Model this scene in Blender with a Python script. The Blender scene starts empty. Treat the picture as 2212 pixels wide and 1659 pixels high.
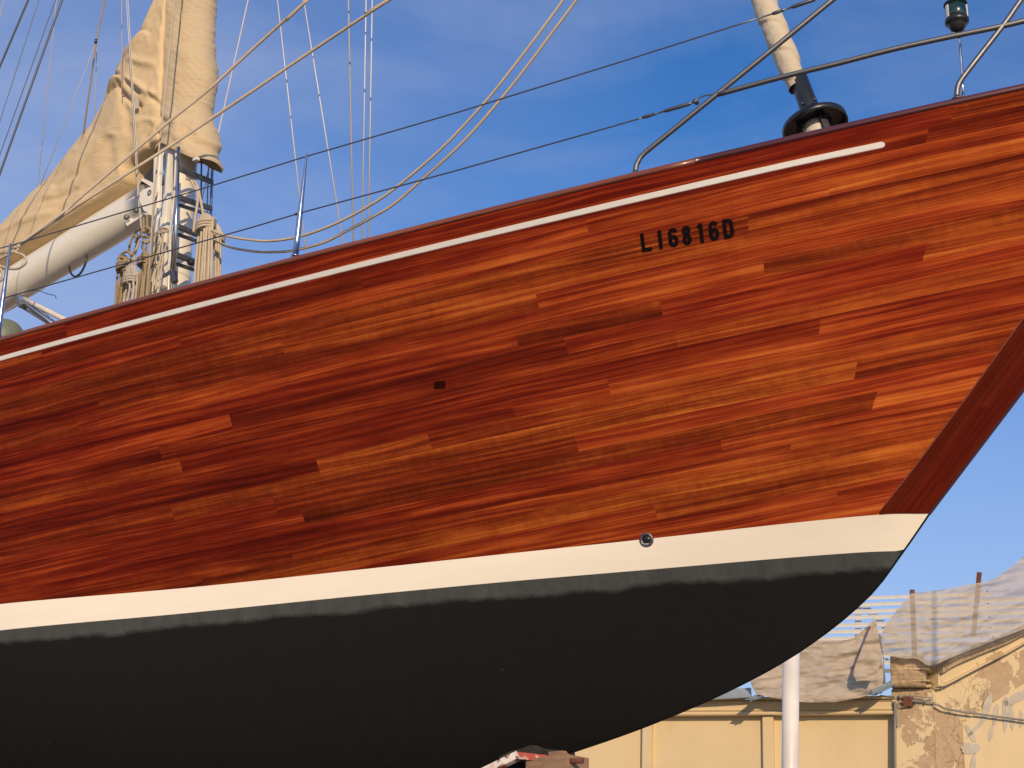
import bpy, bmesh, math, random
from mathutils import Vector, Matrix, noise
random.seed(7)
V = Vector
scene = bpy.context.scene
COL = scene.collection
# ------------------------------------------------------------------ camera
# photo measured on a 2212 x 1659 grid
F, CX, CY = 3300.0, 1106.0, 829.5
CAM = V((0, 0, 1.6))
_p, _r = math.radians(19), math.radians(2.4)
FWD = V((0, math.cos(_p), math.sin(_p)))
_rt = V((1, 0, 0)); _up = _rt.cross(FWD)
RT = _rt * math.cos(_r) + _up * math.sin(_r)
UP = -_rt * math.sin(_r) + _up * math.cos(_r)
cd = bpy.data.cameras.new("Camera"); cam = bpy.data.objects.new("Camera", cd); COL.objects.link(cam)
cd.sensor_width = 36; cd.lens = 36 * F / 2212; cd.clip_end = 3000; cd.clip_start = 0.1
m = Matrix((RT, UP, -FWD)).transposed().to_4x4(); m.translation = CAM
cam.matrix_world = m
scene.camera = cam
# ------------------------------------------------------------------ light
SUN_EL, SUN_AZ = math.radians(19), math.radians(8)     # sun behind the camera, a touch to the right
to_sun = V((math.sin(SUN_AZ) * math.cos(SUN_EL), -math.cos(SUN_AZ) * math.cos(SUN_EL), math.sin(SUN_EL)))
sd = bpy.data.lights.new("Sun", 'SUN'); sun = bpy.data.objects.new("Sun", sd); COL.objects.link(sun)
sd.energy = 3.5; sd.angle = math.radians(0.5); sd.color = (1.0, 0.76, 0.50)
sun.rotation_euler = to_sun.to_track_quat('Z', 'Y').to_euler()
world = bpy.data.worlds.new("World"); scene.world = world; world.use_nodes = True
wt = world.node_tree; bg = wt.nodes['Background']
sky = wt.nodes.new('ShaderNodeTexSky'); sky.sky_type = 'NISHITA'; sky.sun_disc = False
sky.sun_elevation = SUN_EL
sky.sun_rotation = math.pi - SUN_AZ
sky.air_density = 1.0; sky.dust_density = 0.35; sky.ozone_density = 3.5
tc = wt.nodes.new('ShaderNodeTexCoord')
mp = wt.nodes.new('ShaderNodeMapping'); mp.inputs['Scale'].default_value = (1.6, 1.6, 4.5); mp.inputs['Location'].default_value = (0.35, 0.2, 0.9)
nz = wt.nodes.new('ShaderNodeTexNoise'); nz.inputs['Scale'].default_value = 2.3; nz.inputs['Detail'].default_value = 7; nz.inputs['Roughness'].default_value = .55; nz.inputs['Distortion'].default_value = .4
rp = wt.nodes.new('ShaderNodeValToRGB'); rp.color_ramp.elements[0].position = .43; rp.color_ramp.elements[1].position = .78
rp.color_ramp.elements[1].color = (.36, .36, .36, 1)
mx = wt.nodes.new('ShaderNodeMix'); mx.data_type = 'RGBA'
mx.inputs[7].default_value = (3.0, 3.35, 4.7, 1)
wt.links.new(tc.outputs['Generated'], mp.inputs[0]); wt.links.new(mp.outputs[0], nz.inputs[0]); wt.links.new(nz.outputs[0], rp.inputs[0])
sx = wt.nodes.new('ShaderNodeSeparateXYZ'); wt.links.new(tc.outputs['Generated'], sx.inputs[0])
mr = wt.nodes.new('ShaderNodeMapRange'); mr.inputs['From Min'].default_value = .10; mr.inputs['From Max'].default_value = -.35; mr.inputs['To Min'].default_value = 0; mr.inputs['To Max'].default_value = .38; wt.links.new(sx.outputs[0], mr.inputs[0])
ad = wt.nodes.new('ShaderNodeMath'); ad.operation = 'ADD'; ad.use_clamp = True; wt.links.new(mr.outputs[0], ad.inputs[0]); wt.links.new(rp.outputs[0], ad.inputs[1])
mz = wt.nodes.new('ShaderNodeMapRange'); mz.inputs['From Min'].default_value = .42; mz.inputs['From Max'].default_value = .08; mz.inputs['To Min'].default_value = 0; mz.inputs['To Max'].default_value = .75; wt.links.new(sx.outputs[2], mz.inputs[0])
ad2 = wt.nodes.new('ShaderNodeMath'); ad2.operation = 'MAXIMUM'; ad2.use_clamp = True; wt.links.new(ad.outputs[0], ad2.inputs[0]); wt.links.new(mz.outputs[0], ad2.inputs[1])
wt.links.new(ad2.outputs[0], mx.inputs[0]); hs0 = wt.nodes.new('ShaderNodeHueSaturation'); hs0.inputs['Saturation'].default_value = 1.24; hs0.inputs['Hue'].default_value = .510; wt.links.new(sky.outputs[0], hs0.inputs['Color']); wt.links.new(hs0.outputs[0], mx.inputs[6]); wt.links.new(mx.outputs[2], bg.inputs[0])
bg.inputs[1].default_value = 0.15
scene.view_settings.view_transform = 'Standard'; scene.view_settings.look = 'None'
scene.view_settings.exposure = 0.0; scene.view_settings.gamma = 1
# ------------------------------------------------------------------ helpers
def ray(x, y): return FWD + RT * ((x - CX) / F) - UP * ((y - CY) / F)
def depth(p): return (p - CAM).dot(FWD)
def pxm(p): return depth(p) / F          # metres per photo pixel at p
def at_plane(x, y, p0, n):
    r = ray(x, y); return CAM + r * ((p0 - CAM).dot(n) / r.dot(n))

class Mats(dict):
    pass
M = Mats()
def srgb(r, g, b):
    f = lambda c: (c / 255) / 12.92 if c / 255 <= .04045 else ((c / 255 + .055) / 1.055) ** 2.4
    return (f(r), f(g), f(b), 1)
class NT:
    def __init__(s, name):
        s.m = bpy.data.materials.new(name); s.m.use_nodes = True; s.t = s.m.node_tree; s.b = s.t.nodes['Principled BSDF']
    def n(s, typ, **k):
        x = s.t.nodes.new('ShaderNode' + typ)
        for a, v in k.items():
            if a.startswith('i_'): x.inputs[a[2:].replace('_', ' ')].default_value = v
            else: setattr(x, a, v)
        return x
    def l(s, a, b): s.t.links.new(a, b)
    def noise(s, vec, scale, detail=4, rough=.5, dist=0):
        x = s.n('TexNoise'); x.inputs['Scale'].default_value = scale; x.inputs['Detail'].default_value = detail
        x.inputs['Roughness'].default_value = rough; x.inputs['Distortion'].default_value = dist
        if vec is not None: s.l(vec, x.inputs['Vector'])
        return x.outputs[0]
    def map(s, vec, sc=(1, 1, 1), loc=(0, 0, 0)):
        x = s.n('Mapping'); x.inputs['Scale'].default_value = sc; x.inputs['Location'].default_value = loc; s.l(vec, x.inputs[0]); return x.outputs[0]
    def math(s, op, a, b=None, c=None, clamp=False):
        x = s.n('Math', operation=op); x.use_clamp = clamp
        for i, v in enumerate((a, b, c)):
            if v is None: continue
            if isinstance(v, (int, float)): x.inputs[i].default_value = v
            else: s.l(v, x.inputs[i])
        return x.outputs[0]
    def ramp(s, fac, stops, interp='LINEAR'):
        x = s.n('ValToRGB'); e = x.color_ramp.elements; x.color_ramp.interpolation = interp
        while len(e) < len(stops): e.new(.5)
        for i, (p, c) in enumerate(stops):
            e[i].position = p; e[i].color = c if hasattr(c, '__len__') else (c, c, c, 1)
        s.l(fac, x.inputs[0]); return x.outputs[0]
    def mix(s, fac, a, b, mode='MIX'):
        x = s.n('Mix', data_type='RGBA', blend_type=mode)
        for i, v in ((0, fac), (6, a), (7, b)):
            if isinstance(v, (int, float)): x.inputs[i].default_value = v
            elif isinstance(v, tuple): x.inputs[i].default_value = v
            else: s.l(v, x.inputs[i])
        return x.outputs[2]
    def bump(s, h, strength=.3, dist=.01):
        x = s.n('Bump'); x.inputs['Strength'].default_value = strength; x.inputs['Distance'].default_value = dist
        s.l(h, x.inputs['Height']); s.l(x.outputs[0], s.b.inputs['Normal'])
    def set(s, **k):
        for a, v in k.items():
            i = s.b.inputs[a.replace('_', ' ')]
            if isinstance(v, (int, float, tuple)): i.default_value = v
            else: s.l(v, i)
        return s
    def obj(s): return s.n('TexCoord').outputs['Object']
    def uv(s): return s.n('TexCoord').outputs['UV']

def simple(name, col, rough=.5, metal=0, coat=0, var=.12, vscale=6, bump=0, bscale=60):
    t = NT(name); o = t.obj()
    n = t.noise(o, vscale, 5, .6)
    c = t.mix(t.math('MULTIPLY', t.ramp(n, [(.35, 0.), (.7, 1.)]), var), col, tuple(x * .45 for x in col[:3]) + (1,))
    t.set(Base_Color=c, Metallic=metal, Coat_Weight=coat)
    t.set(Roughness=t.math('MULTIPLY_ADD', n, .25, max(rough - .12, .02)))
    if bump: t.bump(t.noise(o, bscale, 4), bump, .004)
    M[name] = t.m; return t.m

def link(name, bm, mat, parent=None, smooth=True, uvs=None):
    me = bpy.data.meshes.new(name)
    if isinstance(bm, tuple):
        me.from_pydata([tuple(v) for v in bm[0]], [], bm[1])
    else:
        bm.to_mesh(me); bm.free()
    for q in me.polygons: q.use_smooth = smooth
    o = bpy.data.objects.new(name, me); COL.objects.link(o)
    if mat is not None: me.materials.append(mat)
    if uvs is not None:
        ul = me.uv_layers.new(name='UVMap')
        for lp in me.loops: ul.data[lp.index].uv = uvs[lp.vertex_index]
    if parent is not None: o.parent = parent
    return o
def tag(o, label=None, cat=None, group=None, kind=None):
    if label: o['label'] = label
    if cat: o['category'] = cat
    if group: o['group'] = group
    if kind: o['kind'] = kind
    return o
def thing(name, label, cat, loc=(0, 0, 0), group=None):
    o = bpy.data.objects.new(name, None); COL.objects.link(o); o.empty_display_size = .1
    # parts are modelled in world coordinates: keep the empty's transform out of them
    o.location = (0, 0, 0)
    return tag(o, label, cat, group)

def catmull(P, n):
    if len(P) < 3:
        return [P[0].lerp(P[-1], i / n) for i in range(n + 1)]
    out = []; Q = [P[0] * 2 - P[1]] + list(P) + [P[-1] * 2 - P[-2]]
    seg = len(P) - 1
    for i in range(n + 1):
        t = i / n * seg; k = min(int(t), seg - 1); t -= k
        a, b, c, d = Q[k:k + 4]
        out.append(.5 * ((2 * b) + (c - a) * t + (2 * a - 5 * b + 4 * c - d) * t * t + (3 * b - a - 3 * c + d) * t ** 3))
    return out
def tube_data(P, r, seg=8, caps=True):
    vs, fs = [], []; n = len(P)
    prev = None
    for i, p in enumerate(P):
        d = (P[min(i + 1, n - 1)] - P[max(i - 1, 0)]); d = d.normalized() if d.length > 1e-9 else V((0, 0, 1))
        if prev is None:
            s = d.orthogonal().normalized()
        else:
            s = (prev - d * prev.dot(d)); s = s.normalized() if s.length > 1e-6 else d.orthogonal().normalized()
        prev = s; u = d.cross(s)
        rr = r[i] if isinstance(r, (list, tuple)) else r
        for k in range(seg):
            a = 2 * math.pi * k / seg; vs.append(p + (s * math.cos(a) + u * math.sin(a)) * rr)
    for i in range(n - 1):
        for k in range(seg):
            a = i * seg + k; b = i * seg + (k + 1) % seg
            fs.append((a, b, b + seg, a + seg))
    if caps:
        fs.append(tuple(range(seg - 1, -1, -1))); fs.append(tuple((n - 1) * seg + k for k in range(seg)))
    return vs, fs
def join(*parts):
    vs, fs = [], []
    for v, f in parts:
        o = len(vs); vs += v; fs += [tuple(i + o for i in q) for q in f]
    return vs, fs
def tube(name, P, r, mat, parent=None, seg=8, smooth=0):
    if smooth: 
        if isinstance(r, (list, tuple)):
            rr = []
            for i in range(smooth + 1):
                t = i / smooth * (len(r) - 1); k = min(int(t), len(r) - 2); rr.append(r[k] + (r[k + 1] - r[k]) * (t - k))
            r = rr
        P = catmull(P, smooth)
    return link(name, tube_data(P, r, seg), mat, parent)
def box_data(c, ax, ay, az, bev=0):
    """box with centre c and half-axis vectors"""
    bm = bmesh.new()
    vs = [bm.verts.new(c + ax * i + ay * j + az * k) for i in (-1, 1) for j in (-1, 1) for k in (-1, 1)]
    for q in ((0, 1, 3, 2), (4, 6, 7, 5), (0, 4, 5, 1), (2, 3, 7, 6), (0, 2, 6, 4), (1, 5, 7, 3)): bm.faces.new([vs[i] for i in q])
    if bev: bmesh.ops.bevel(bm, geom=bm.edges[:], offset=bev, segments=2, affect='EDGES', profile=.7)
    bmesh.ops.recalc_face_normals(bm, faces=bm.faces)
    bm.verts.index_update()
    r = ([v.co.copy() for v in bm.verts], [tuple(v.index for v in f.verts) for f in bm.faces]); bm.free(); return r
def bar_data(a, b, w, h, side, bev=.002):
    """rectangular bar from a to b; side = approximate direction of width"""
    d = (b - a); L = d.length / 2; d.normalize(); s = (side - d * side.dot(d)).normalized(); u = d.cross(s)
    return box_data((a + b) / 2, d * L, s * w / 2, u * h / 2, bev)
def lathe_data(base, axis, prof, seg=24, caps=True):
    axis = axis.normalized(); s = axis.orthogonal().normalized(); u = axis.cross(s); vs, fs = [], []
    for (r, h) in prof:
        for k in range(seg):
            a = 2 * math.pi * k / seg; vs.append(base + axis * h + (s * math.cos(a) + u * math.sin(a)) * r)
    for i in range(len(prof) - 1):
        for k in range(seg):
            a = i * seg + k; b = i * seg + (k + 1) % seg; fs.append((a, b, b + seg, a + seg))
    if caps:
        fs.append(tuple(range(seg - 1, -1, -1))); fs.append(tuple((len(prof) - 1) * seg + k for k in range(seg)))
    return vs, fs
def grid_data(rows):
    vs, fs = [], []; n = len(rows[0])
    for r in rows: vs += r
    for i in range(len(rows) - 1):
        for j in range(n - 1):
            a = i * n + j; fs.append((a, a + 1, a + n + 1, a + n))
    return vs, fs
def interp(T, x):
    if x <= T[0][0]:
        (a, b), (c, d) = T[0], T[1]; return b + (d - b) * (x - a) / (c - a)
    for (a, b), (c, d) in zip(T, T[1:]):
        if x <= c: return b + (d - b) * (x - a) / (c - a)
    (a, b), (c, d) = T[-2], T[-1]; return b + (d - b) * (x - a) / (c - a)
def smooth_table(T, x):
    """monotone-ish cubic interpolation of a table"""
    n = len(T)
    if x <= T[0][0] or x >= T[-1][0]: return interp(T, x)
    for i in range(n - 1):
        if x <= T[i + 1][0]: break
    x0, y0 = T[i]; x1, y1 = T[i + 1]; h = x1 - x0
    def sl(k):
        if k == 0: return (T[1][1] - T[0][1]) / (T[1][0] - T[0][0])
        if k == n - 1: return (T[-1][1] - T[-2][1]) / (T[-1][0] - T[-2][0])
        return (T[k + 1][1] - T[k - 1][1]) / (T[k + 1][0] - T[k - 1][0])
    m0, m1 = sl(i) * h, sl(i + 1) * h; t = (x - x0) / h
    return (2 * t ** 3 - 3 * t * t + 1) * y0 + (t ** 3 - 2 * t * t + t) * m0 + (-2 * t ** 3 + 3 * t * t) * y1 + (t ** 3 - t * t) * m1
def sstep(a, b, x):
    t = min(1, max(0, (x - a) / (b - a))); return t * t * (3 - 2 * t)

# ------------------------------------------------------------------ boat frame
PHI, TRIM = math.radians(38), math.radians(1.5)
_h = V((-math.cos(PHI), math.sin(PHI), 0))
AX = _h * math.cos(TRIM) - V((0, 0, 1)) * math.sin(TRIM)       # aft
OUT = V((-math.sin(PHI), -math.cos(PHI), 0))                    # starboard, towards the camera
KK = AX.cross(OUT); KK = KK if KK.z > 0 else -KK
S0 = CAM + ray(2008, 1110) * 9.0
def W(s, b, z): return S0 + AX * s + OUT * b + KK * z
def cp(x, y, b=0.0):                                            # onto the fore-and-aft plane at offset b
    return at_plane(x, y, S0 + OUT * b, OUT)
def loc(p): d = p - S0; return d.dot(AX), d.dot(OUT), d.dot(KK)

STEM = [(-3.3, 6.0), (-2.9, 4.6), (-2.4, 3.4), (-1.8, 2.4), (-1.26, 1.3), (-.9, .81), (-.7, .57), (-.44, .4), (-.2, .175), (0, 0), (.65, -.63), (3, -2.91)]   # (z, s)
KEEL = [(0, 0), (.175, -.2), (.4, -.435), (.81, -.695), (1.29, -.9), (1.95, -1.1), (2.6, -1.25), (3.6, -1.45), (5, -1.62), (8, -1.7), (12, -1.4), (18, -.3), (19, 0)]   # (s, z)
BW = []
for x, y in [(1910, 1111), (1700, 1131), (1410, 1163), (1106, 1195), (800, 1228), (400, 1270), (0, 1305)]:
    s, b, z = loc(at_plane(x, y, S0, KK)); BW.append((s, b))
BW = [(0, 0.012)] + BW + [(9, 1.62), (11, 1.85), (13, 1.8), (16, 1.3), (18, .7), (19, .3)]
def bw(s): return max(.012, smooth_table(BW, s))
def bsh(s):
    sg = s + 2.3
    b = .04 + 2.3 * (1 - math.exp(-max(sg, 0) / 4.0))
    if s > 11: b -= .02 * (s - 11) ** 2
    return b
def solve(x, y, g, t0=5, t1=26, st=.1):
    r = ray(x, y); t = t0; prev = g(CAM + r * t)
    while t < t1:
        t += st; cur = g(CAM + r * t)
        if prev > 0 >= cur:
            a, b = t - st, t
            for _ in range(30):
                mm = (a + b) / 2
                if g(CAM + r * mm) > 0: a = mm
                else: b = mm
            return CAM + r * a
        prev = cur
    return None
def rail_pt(x, y, inset=.05):
    def g(p):
        s, b, z = loc(p); return b - (bsh(s) - inset)
    return solve(x, y, g)
ZS = []
for x, y in [(2212, 178), (1839, 262), (1499, 340), (1327, 380), (991, 462.6), (548, 575.5), (321, 636), (15, 723)]:
    s, b, z = loc(rail_pt(x, y, -.012)); ZS.append((s, z))
print('SHEER', [(round(a, 2), round(b, 3)) for a, b in ZS])
# quadratic fit of the sheer
def polyfit(T, n):
    A = [[sum(t[0] ** (i + j) for t in T) for j in range(n + 1)] + [sum(t[1] * t[0] ** i for t in T)] for i in range(n + 1)]
    for i in range(n + 1):
        p = A[i][i]; A[i] = [v / p for v in A[i]]
        for k in range(n + 1):
            if k != i: f = A[k][i]; A[k] = [v - f * w for v, w in zip(A[k], A[i])]
    return [A[i][-1] for i in range(n + 1)]
zc = polyfit(ZS, 3)
SMAX = ZS[-1][0]
def poly(c, s): return sum(k * s ** i for i, k in enumerate(c))
def ztop(s):
    if s <= SMAX: return poly(zc, s)
    d = poly(zc, SMAX) - poly(zc, SMAX - .1); return poly(zc, SMAX) + d * 10 * (s - SMAX) * math.exp(-(s - SMAX) / 6)
CAP = .034
def zsh(s): return ztop(s) - CAP
def keel(s): return smooth_table(KEEL, s)
def hb(s, z):
    """half breadth of the hull at station s, height z"""
    if z >= 0:
        zs = zsh(s); z0 = 0.0; b0 = bw(s) if s > 0 else .012
        if s < 0: z0 = zstem(s)
        t = (z - z0) / max(zs - z0, .01)
        if t <= 0: return b0 if z >= z0 - 1e-6 else -1
        g = 1.0 - .12 * sstep(1, 5, s)
        return b0 + (bsh(s) - b0) * t ** g
    zk = keel(s)
    if s < 0 or zk >= z: return .012 if zk > -.001 or z > zk - .01 else -1
    t = z / zk; f = sstep(.3, 5.5, s)
    q = 1 + 1.2 * f; mm = 1 - .45 * f
    return .012 + (bw(s) - .012) * max(0, 1 - t ** q) ** mm
ST = sorted([(s, z) for s, z in [(-3.3, 3.6), (-2.4, 2.55), (-1.8, 1.92), (-1.26, 1.33), (-.62, .645), (0, 0)]])
def zstem(s): return interp(ST, s)
def sstem(z):
    if z >= 0: return interp([(b, a) for a, b in ST[::-1]], z)
    return interp([(b, a) for a, b in KEEL[:8][::-1]], z)
STEMW = .25
def sin_(z): return sstem(z) + STEMW
def hull(s, z, off=0): return W(s, hb(s, z) + off, z)
def hit(x, y, off=0):
    def g(p):
        s, b, z = loc(p)
        if z > zsh(s) + .3: return 1
        h = hb(s, min(z, zsh(s)))
        return b - h if h > 0 else 1
    p = solve(x, y, g, 6, 22, .05)
    if p is None: return None
    return p + OUT * off
def hitsz(x, y):
    p = hit(x, y); s, b, z = loc(p); return s, z

# ------------------------------------------------------------------ materials
simple('stainless', (.22, .22, .225, 1), .5, 1, var=.3, vscale=20)
simple('chrome', (.62, .62, .64, 1), .17, 1, var=.2, vscale=20)
simple('dull_steel', (.22, .22, .22, 1), .45, .6)
simple('galvanised', (.30, .36, .40, 1), .5, .35, var=.4)
simple('cream_paint', (.86, .81, .68, 1), .3, 0, .3, var=.08, vscale=9)
simple('black_plastic', (.018, .018, .02, 1), .35, 0, .2, var=.3)
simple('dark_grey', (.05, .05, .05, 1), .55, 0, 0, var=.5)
simple('rust', (.17, .055, .03, 1), .85, 0, 0, var=.7, vscale=12, bump=.6)
simple('white_paint', (.80, .76, .70, 1), .4, 0, .1, var=.35, vscale=1.6)
simple('wire', (.16, .16, .17, 1), .38, .8)
simple('rung_grey', (.095, .09, .08, 1), .6, 0, 0, var=.4, vscale=30, bump=.4)
simple('green_cover', (.16, .19, .13, 1), .5, 0, 0, var=.3)
simple('conduit', (.26, .24, .21, 1), .6)
simple('deck_teak', (.32, .22, .13, 1), .7)

def rope_mat(name, col):
    t = NT(name); o = t.obj()
    w = t.n('TexWave', wave_type='BANDS', bands_direction='DIAGONAL'); w.inputs['Scale'].default_value = 45; w.inputs['Distortion'].default_value = 1; t.l(o, w.inputs[0])
    n = t.noise(o, 9, 5, .65)
    c = t.mix(t.ramp(n, [(.3, 0.), (.75, .45)]), col, tuple(x * .5 for x in col[:3]) + (1,))
    c = t.mix(t.math('MULTIPLY', w.outputs[0], .3), c, tuple(x * .6 for x in col[:3]) + (1,))
    t.set(Base_Color=c, Roughness=.85); t.bump(w.outputs[0], .5, .003); M[name] = t.m
rope_mat('rope_beige', (.64, .53, .38, 1))
rope_mat('rope_grey', (.55, .49, .41, 1))
simple('rod_steel', (.62, .60, .58, 1), .5, .35)
rope_mat('rope_white', (.78, .72, .62, 1))
rope_mat('rope_tan', (.40, .30, .18, 1))

def wood(name, stem=False):
    t = NT(name); uv = t.uv()
    at = t.n('Attribute', attribute_name='board'); sp = t.n('SeparateColor'); t.l(at.outputs['Color'], sp.inputs[0])
    br, bgm, bb = sp.outputs
    su = t.n('SeparateXYZ'); t.l(uv, su.inputs[0]); u, v = su.outputs[0], su.outputs[1]
    # each board carries its own offset so that the grain breaks at butts and seams
    off = t.math('MULTIPLY', bgm, 57.0)
    row = t.math('FLOOR', v)
    # the grain wanders a little and runs at a slight angle to the seams in each board
    wob = t.n('CombineXYZ'); t.l(t.math('MULTIPLY', u, .55), wob.inputs[0]); t.l(t.math('MULTIPLY', v, .25), wob.inputs[1]); t.l(off, wob.inputs[2])
    wn = t.noise(wob.outputs[0], 1.0, 2, .5)
    vg = t.math('ADD', t.math('MULTIPLY_ADD', t.math('SUBTRACT', wn, .5), .75, v), t.math('MULTIPLY', t.math('SUBTRACT', bgm, .5), t.math('MULTIPLY', u, .16)))
    def co(ku, kv, kz=1.0, v=vg):
        c = t.n('CombineXYZ'); t.l(t.math('MULTIPLY', u, ku), c.inputs[0]); t.l(t.math('MULTIPLY', v, kv), c.inputs[1]); t.l(t.math('MULTIPLY', off, kz), c.inputs[2]); return c.outputs[0]
    wide = t.noise(co(.36, 1.3), 1.0, 3, .5, .5)            # broad dark / light figure along the board
    fine = t.noise(co(.34, 3.6), 1.0, 5, .68, .35)          # streaks
    hair = t.noise(co(2.2, 22.0), 1.0, 3, .6)               # pores
    rip = t.noise(co(16.0, .8), 1.0, 2, .5, .8)             # ribbon figure across the board
    blot = t.noise(co(1.1, .8, .3), 1.3, 4, .6)
    sc = t.math('SUBTRACT', wide, .5)
    tone = t.math('MULTIPLY_ADD', sc, .62, t.math('MULTIPLY_ADD', t.math('SUBTRACT', br, .5), .32, .41))
    tone = t.math('MULTIPLY_ADD', t.math('SUBTRACT', fine, .5), 1.2, tone)
    tone = t.math('MULTIPLY_ADD', t.math('SUBTRACT', hair, .5), .55, tone)
    tone = t.math('MULTIPLY_ADD', t.math('MULTIPLY', t.math('SUBTRACT', rip, .5), bb), .20, tone)
    tone = t.math('MULTIPLY_ADD', t.math('SUBTRACT', blot, .5), .55, tone)
    # satin sheen left by uneven rubbing down

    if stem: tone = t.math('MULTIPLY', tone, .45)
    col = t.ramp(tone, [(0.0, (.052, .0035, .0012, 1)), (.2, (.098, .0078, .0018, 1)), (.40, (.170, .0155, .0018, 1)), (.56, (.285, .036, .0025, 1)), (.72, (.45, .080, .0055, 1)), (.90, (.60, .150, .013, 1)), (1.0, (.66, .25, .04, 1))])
    # hue drift between boards, redder or yellower
    hs = t.n('HueSaturation'); t.l(col, hs.inputs['Color']); t.l(t.math('MULTIPLY_ADD', bb, .010, .495), hs.inputs['Hue']); hs.inputs['Saturation'].default_value = .975
    col = hs.outputs[0]
    fr = t.math('FRACT', v); d = t.math('MINIMUM', fr, t.math('SUBTRACT', 1.0, fr))
    seam = t.math('SUBTRACT', 1.0, t.math('DIVIDE', d, .02), clamp=True)
    sn = t.noise(co(.9, 0.3, .2), 1.0, 2)
    seam = t.math('MULTIPLY', seam, t.ramp(sn, [(.4, .0), (.65, .42)]))
    if not stem: col = t.mix(seam, col, (.03, .008, .005, 1))
    t.set(Base_Color=col, Roughness=t.math('MULTIPLY_ADD', fine, .15, .30), Coat_Weight=.28, Coat_Roughness=.12, Coat_IOR=1.4)
    t.b.inputs['Specular IOR Level'].default_value = .0
    h = t.math('MULTIPLY_ADD', t.noise(uv, 1.3, 3), .6, t.math('MULTIPLY', seam, -.05))
    cb = t.n('Bump'); cb.inputs['Strength'].default_value = .10; cb.inputs['Distance'].default_value = .02; t.l(h, cb.inputs['Height']); t.l(cb.outputs[0], t.b.inputs['Coat Normal'])
    M[name] = t.m
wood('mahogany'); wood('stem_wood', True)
def rail_mat(name, a, b):
    t = NT(name); uv = t.uv()
    n = t.noise(t.map(uv, (1.2, 30, 1)), 1.0, 4, .6); n2 = t.noise(t.map(uv, (.6, 2, 1)), 1, 3)
    c = t.mix(t.ramp(t.math('ADD', t.math('MULTIPLY', n, .7), t.math('MULTIPLY', n2, .5)), [(.4, 0.), (.85, 1.)]), a, b)
    t.set(Base_Color=c, Roughness=.38, Coat_Weight=.4, Coat_Roughness=.15); M[name] = t.m
rail_mat('rail_brown', (.12, .028, .015, 1), (.30, .085, .035, 1))
rail_mat('rail_purple', (.055, .010, .013, 1), (.12, .022, .024, 1))

t = NT('boot_cream'); o = t.uv()
n = t.noise(t.map(o, (1.2, 9, 1)), 1.5, 4, .55)
t.set(Base_Color=t.mix(t.ramp(n, [(.35, 0.), (.75, .35)]), (.90, .82, .66, 1), (.80, .71, .56, 1)), Roughness=.32, Coat_Weight=.3, Coat_Roughness=.2); M['boot_cream'] = t.m
simple('cove_white', (.84, .81, .74, 1), .4, 0, .2, var=.06, vscale=8)

# antifouling: UV = (metres along, metres below the boot stripe)
t = NT('antifouling'); uv = t.uv(); su = t.n('SeparateXYZ'); t.l(uv, su.inputs[0]); u, v = su.outputs[0], su.outputs[1]
n1 = t.noise(t.map(uv, (.9, .0, 1)), 1.6, 3, .6); n2 = t.noise(t.map(uv, (2.6, 5, 1)), 3.0, 7, .8)
saw = t.math('PINGPONG', t.math('MULTIPLY_ADD', n1, 2.2, t.math('MULTIPLY', u, .9)), 1.0)
lim = t.math('MULTIPLY_ADD', n1, .12, .035)
lim = t.math('MULTIPLY_ADD', saw, .008, lim)
dv = t.math('SUBTRACT', t.math('MULTIPLY_ADD', t.math('SUBTRACT', n2, .5), .07, v), lim)
fac = t.ramp(t.math('MULTIPLY_ADD', dv, 16.0, .5), [(.2, 0.), (.8, 1.)])
streak = t.noise(t.map(uv, (4, 1.6, 1)), 1.6, 6, .75)
soil = t.noise(t.map(uv, (2.0, 5.0, 1)), 3.2, 6, .75)
grey = t.mix(t.ramp(streak, [(.35, 0.), (.8, 1.)]), (.046, .046, .043, 1), (.080, .092, .086, 1))
dark = t.mix(t.ramp(soil, [(.3, 0.), (.8, 1.)]), (.0042, .0039, .0037, 1), (.0078, .0072, .0070, 1))
spk = t.n('TexVoronoi'); spk.inputs['Scale'].default_value = 5.0; t.l(uv, spk.inputs['Vector'])
dot = t.math('LESS_THAN', spk.outputs['Distance'], .022)
c = t.mix(fac, grey, dark); c = t.mix(t.math('MULTIPLY', dot, .35), c, (.2, .2, .18, 1))
t.set(Base_Color=c, Roughness=t.math('MULTIPLY_ADD', soil, .2, .7)); t.b.inputs['Specular IOR Level'].default_value = .25
t.bump(t.noise(uv, 22, 5, .7), .25, .006); M['antifouling'] = t.m

def canvas(name, a, b, wrinkle=.5):
    t = NT(name); o = t.obj()
    n = t.noise(o, 2.2, 5, .6); w = t.noise(t.map(o, (3, 3, 14)), 1.6, 5, .6, .8)
    c = t.mix(t.ramp(n, [(.35, 0.), (.7, 1.)]), a, b)
    st = t.noise(t.map(o, (1.5, 1.5, .6)), 3.5, 4, .7)
    c = t.mix(t.ramp(st, [(.58, 0.), (.72, .25)]), c, (.33, .32, .27, 1))
    t.set(Base_Color=c, Roughness=.85); t.b.inputs['Sheen Weight'].default_value = .1
    t.bump(w, wrinkle, .02); M[name] = t.m
canvas('canvas', (.71, .53, .29, 1), (.62, .47, .265, 1), .5)
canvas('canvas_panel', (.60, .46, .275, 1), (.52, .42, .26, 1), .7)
canvas('canvas_pale', (.58, .50, .36, 1), (.55, .46, .33, 1), .3)

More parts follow.
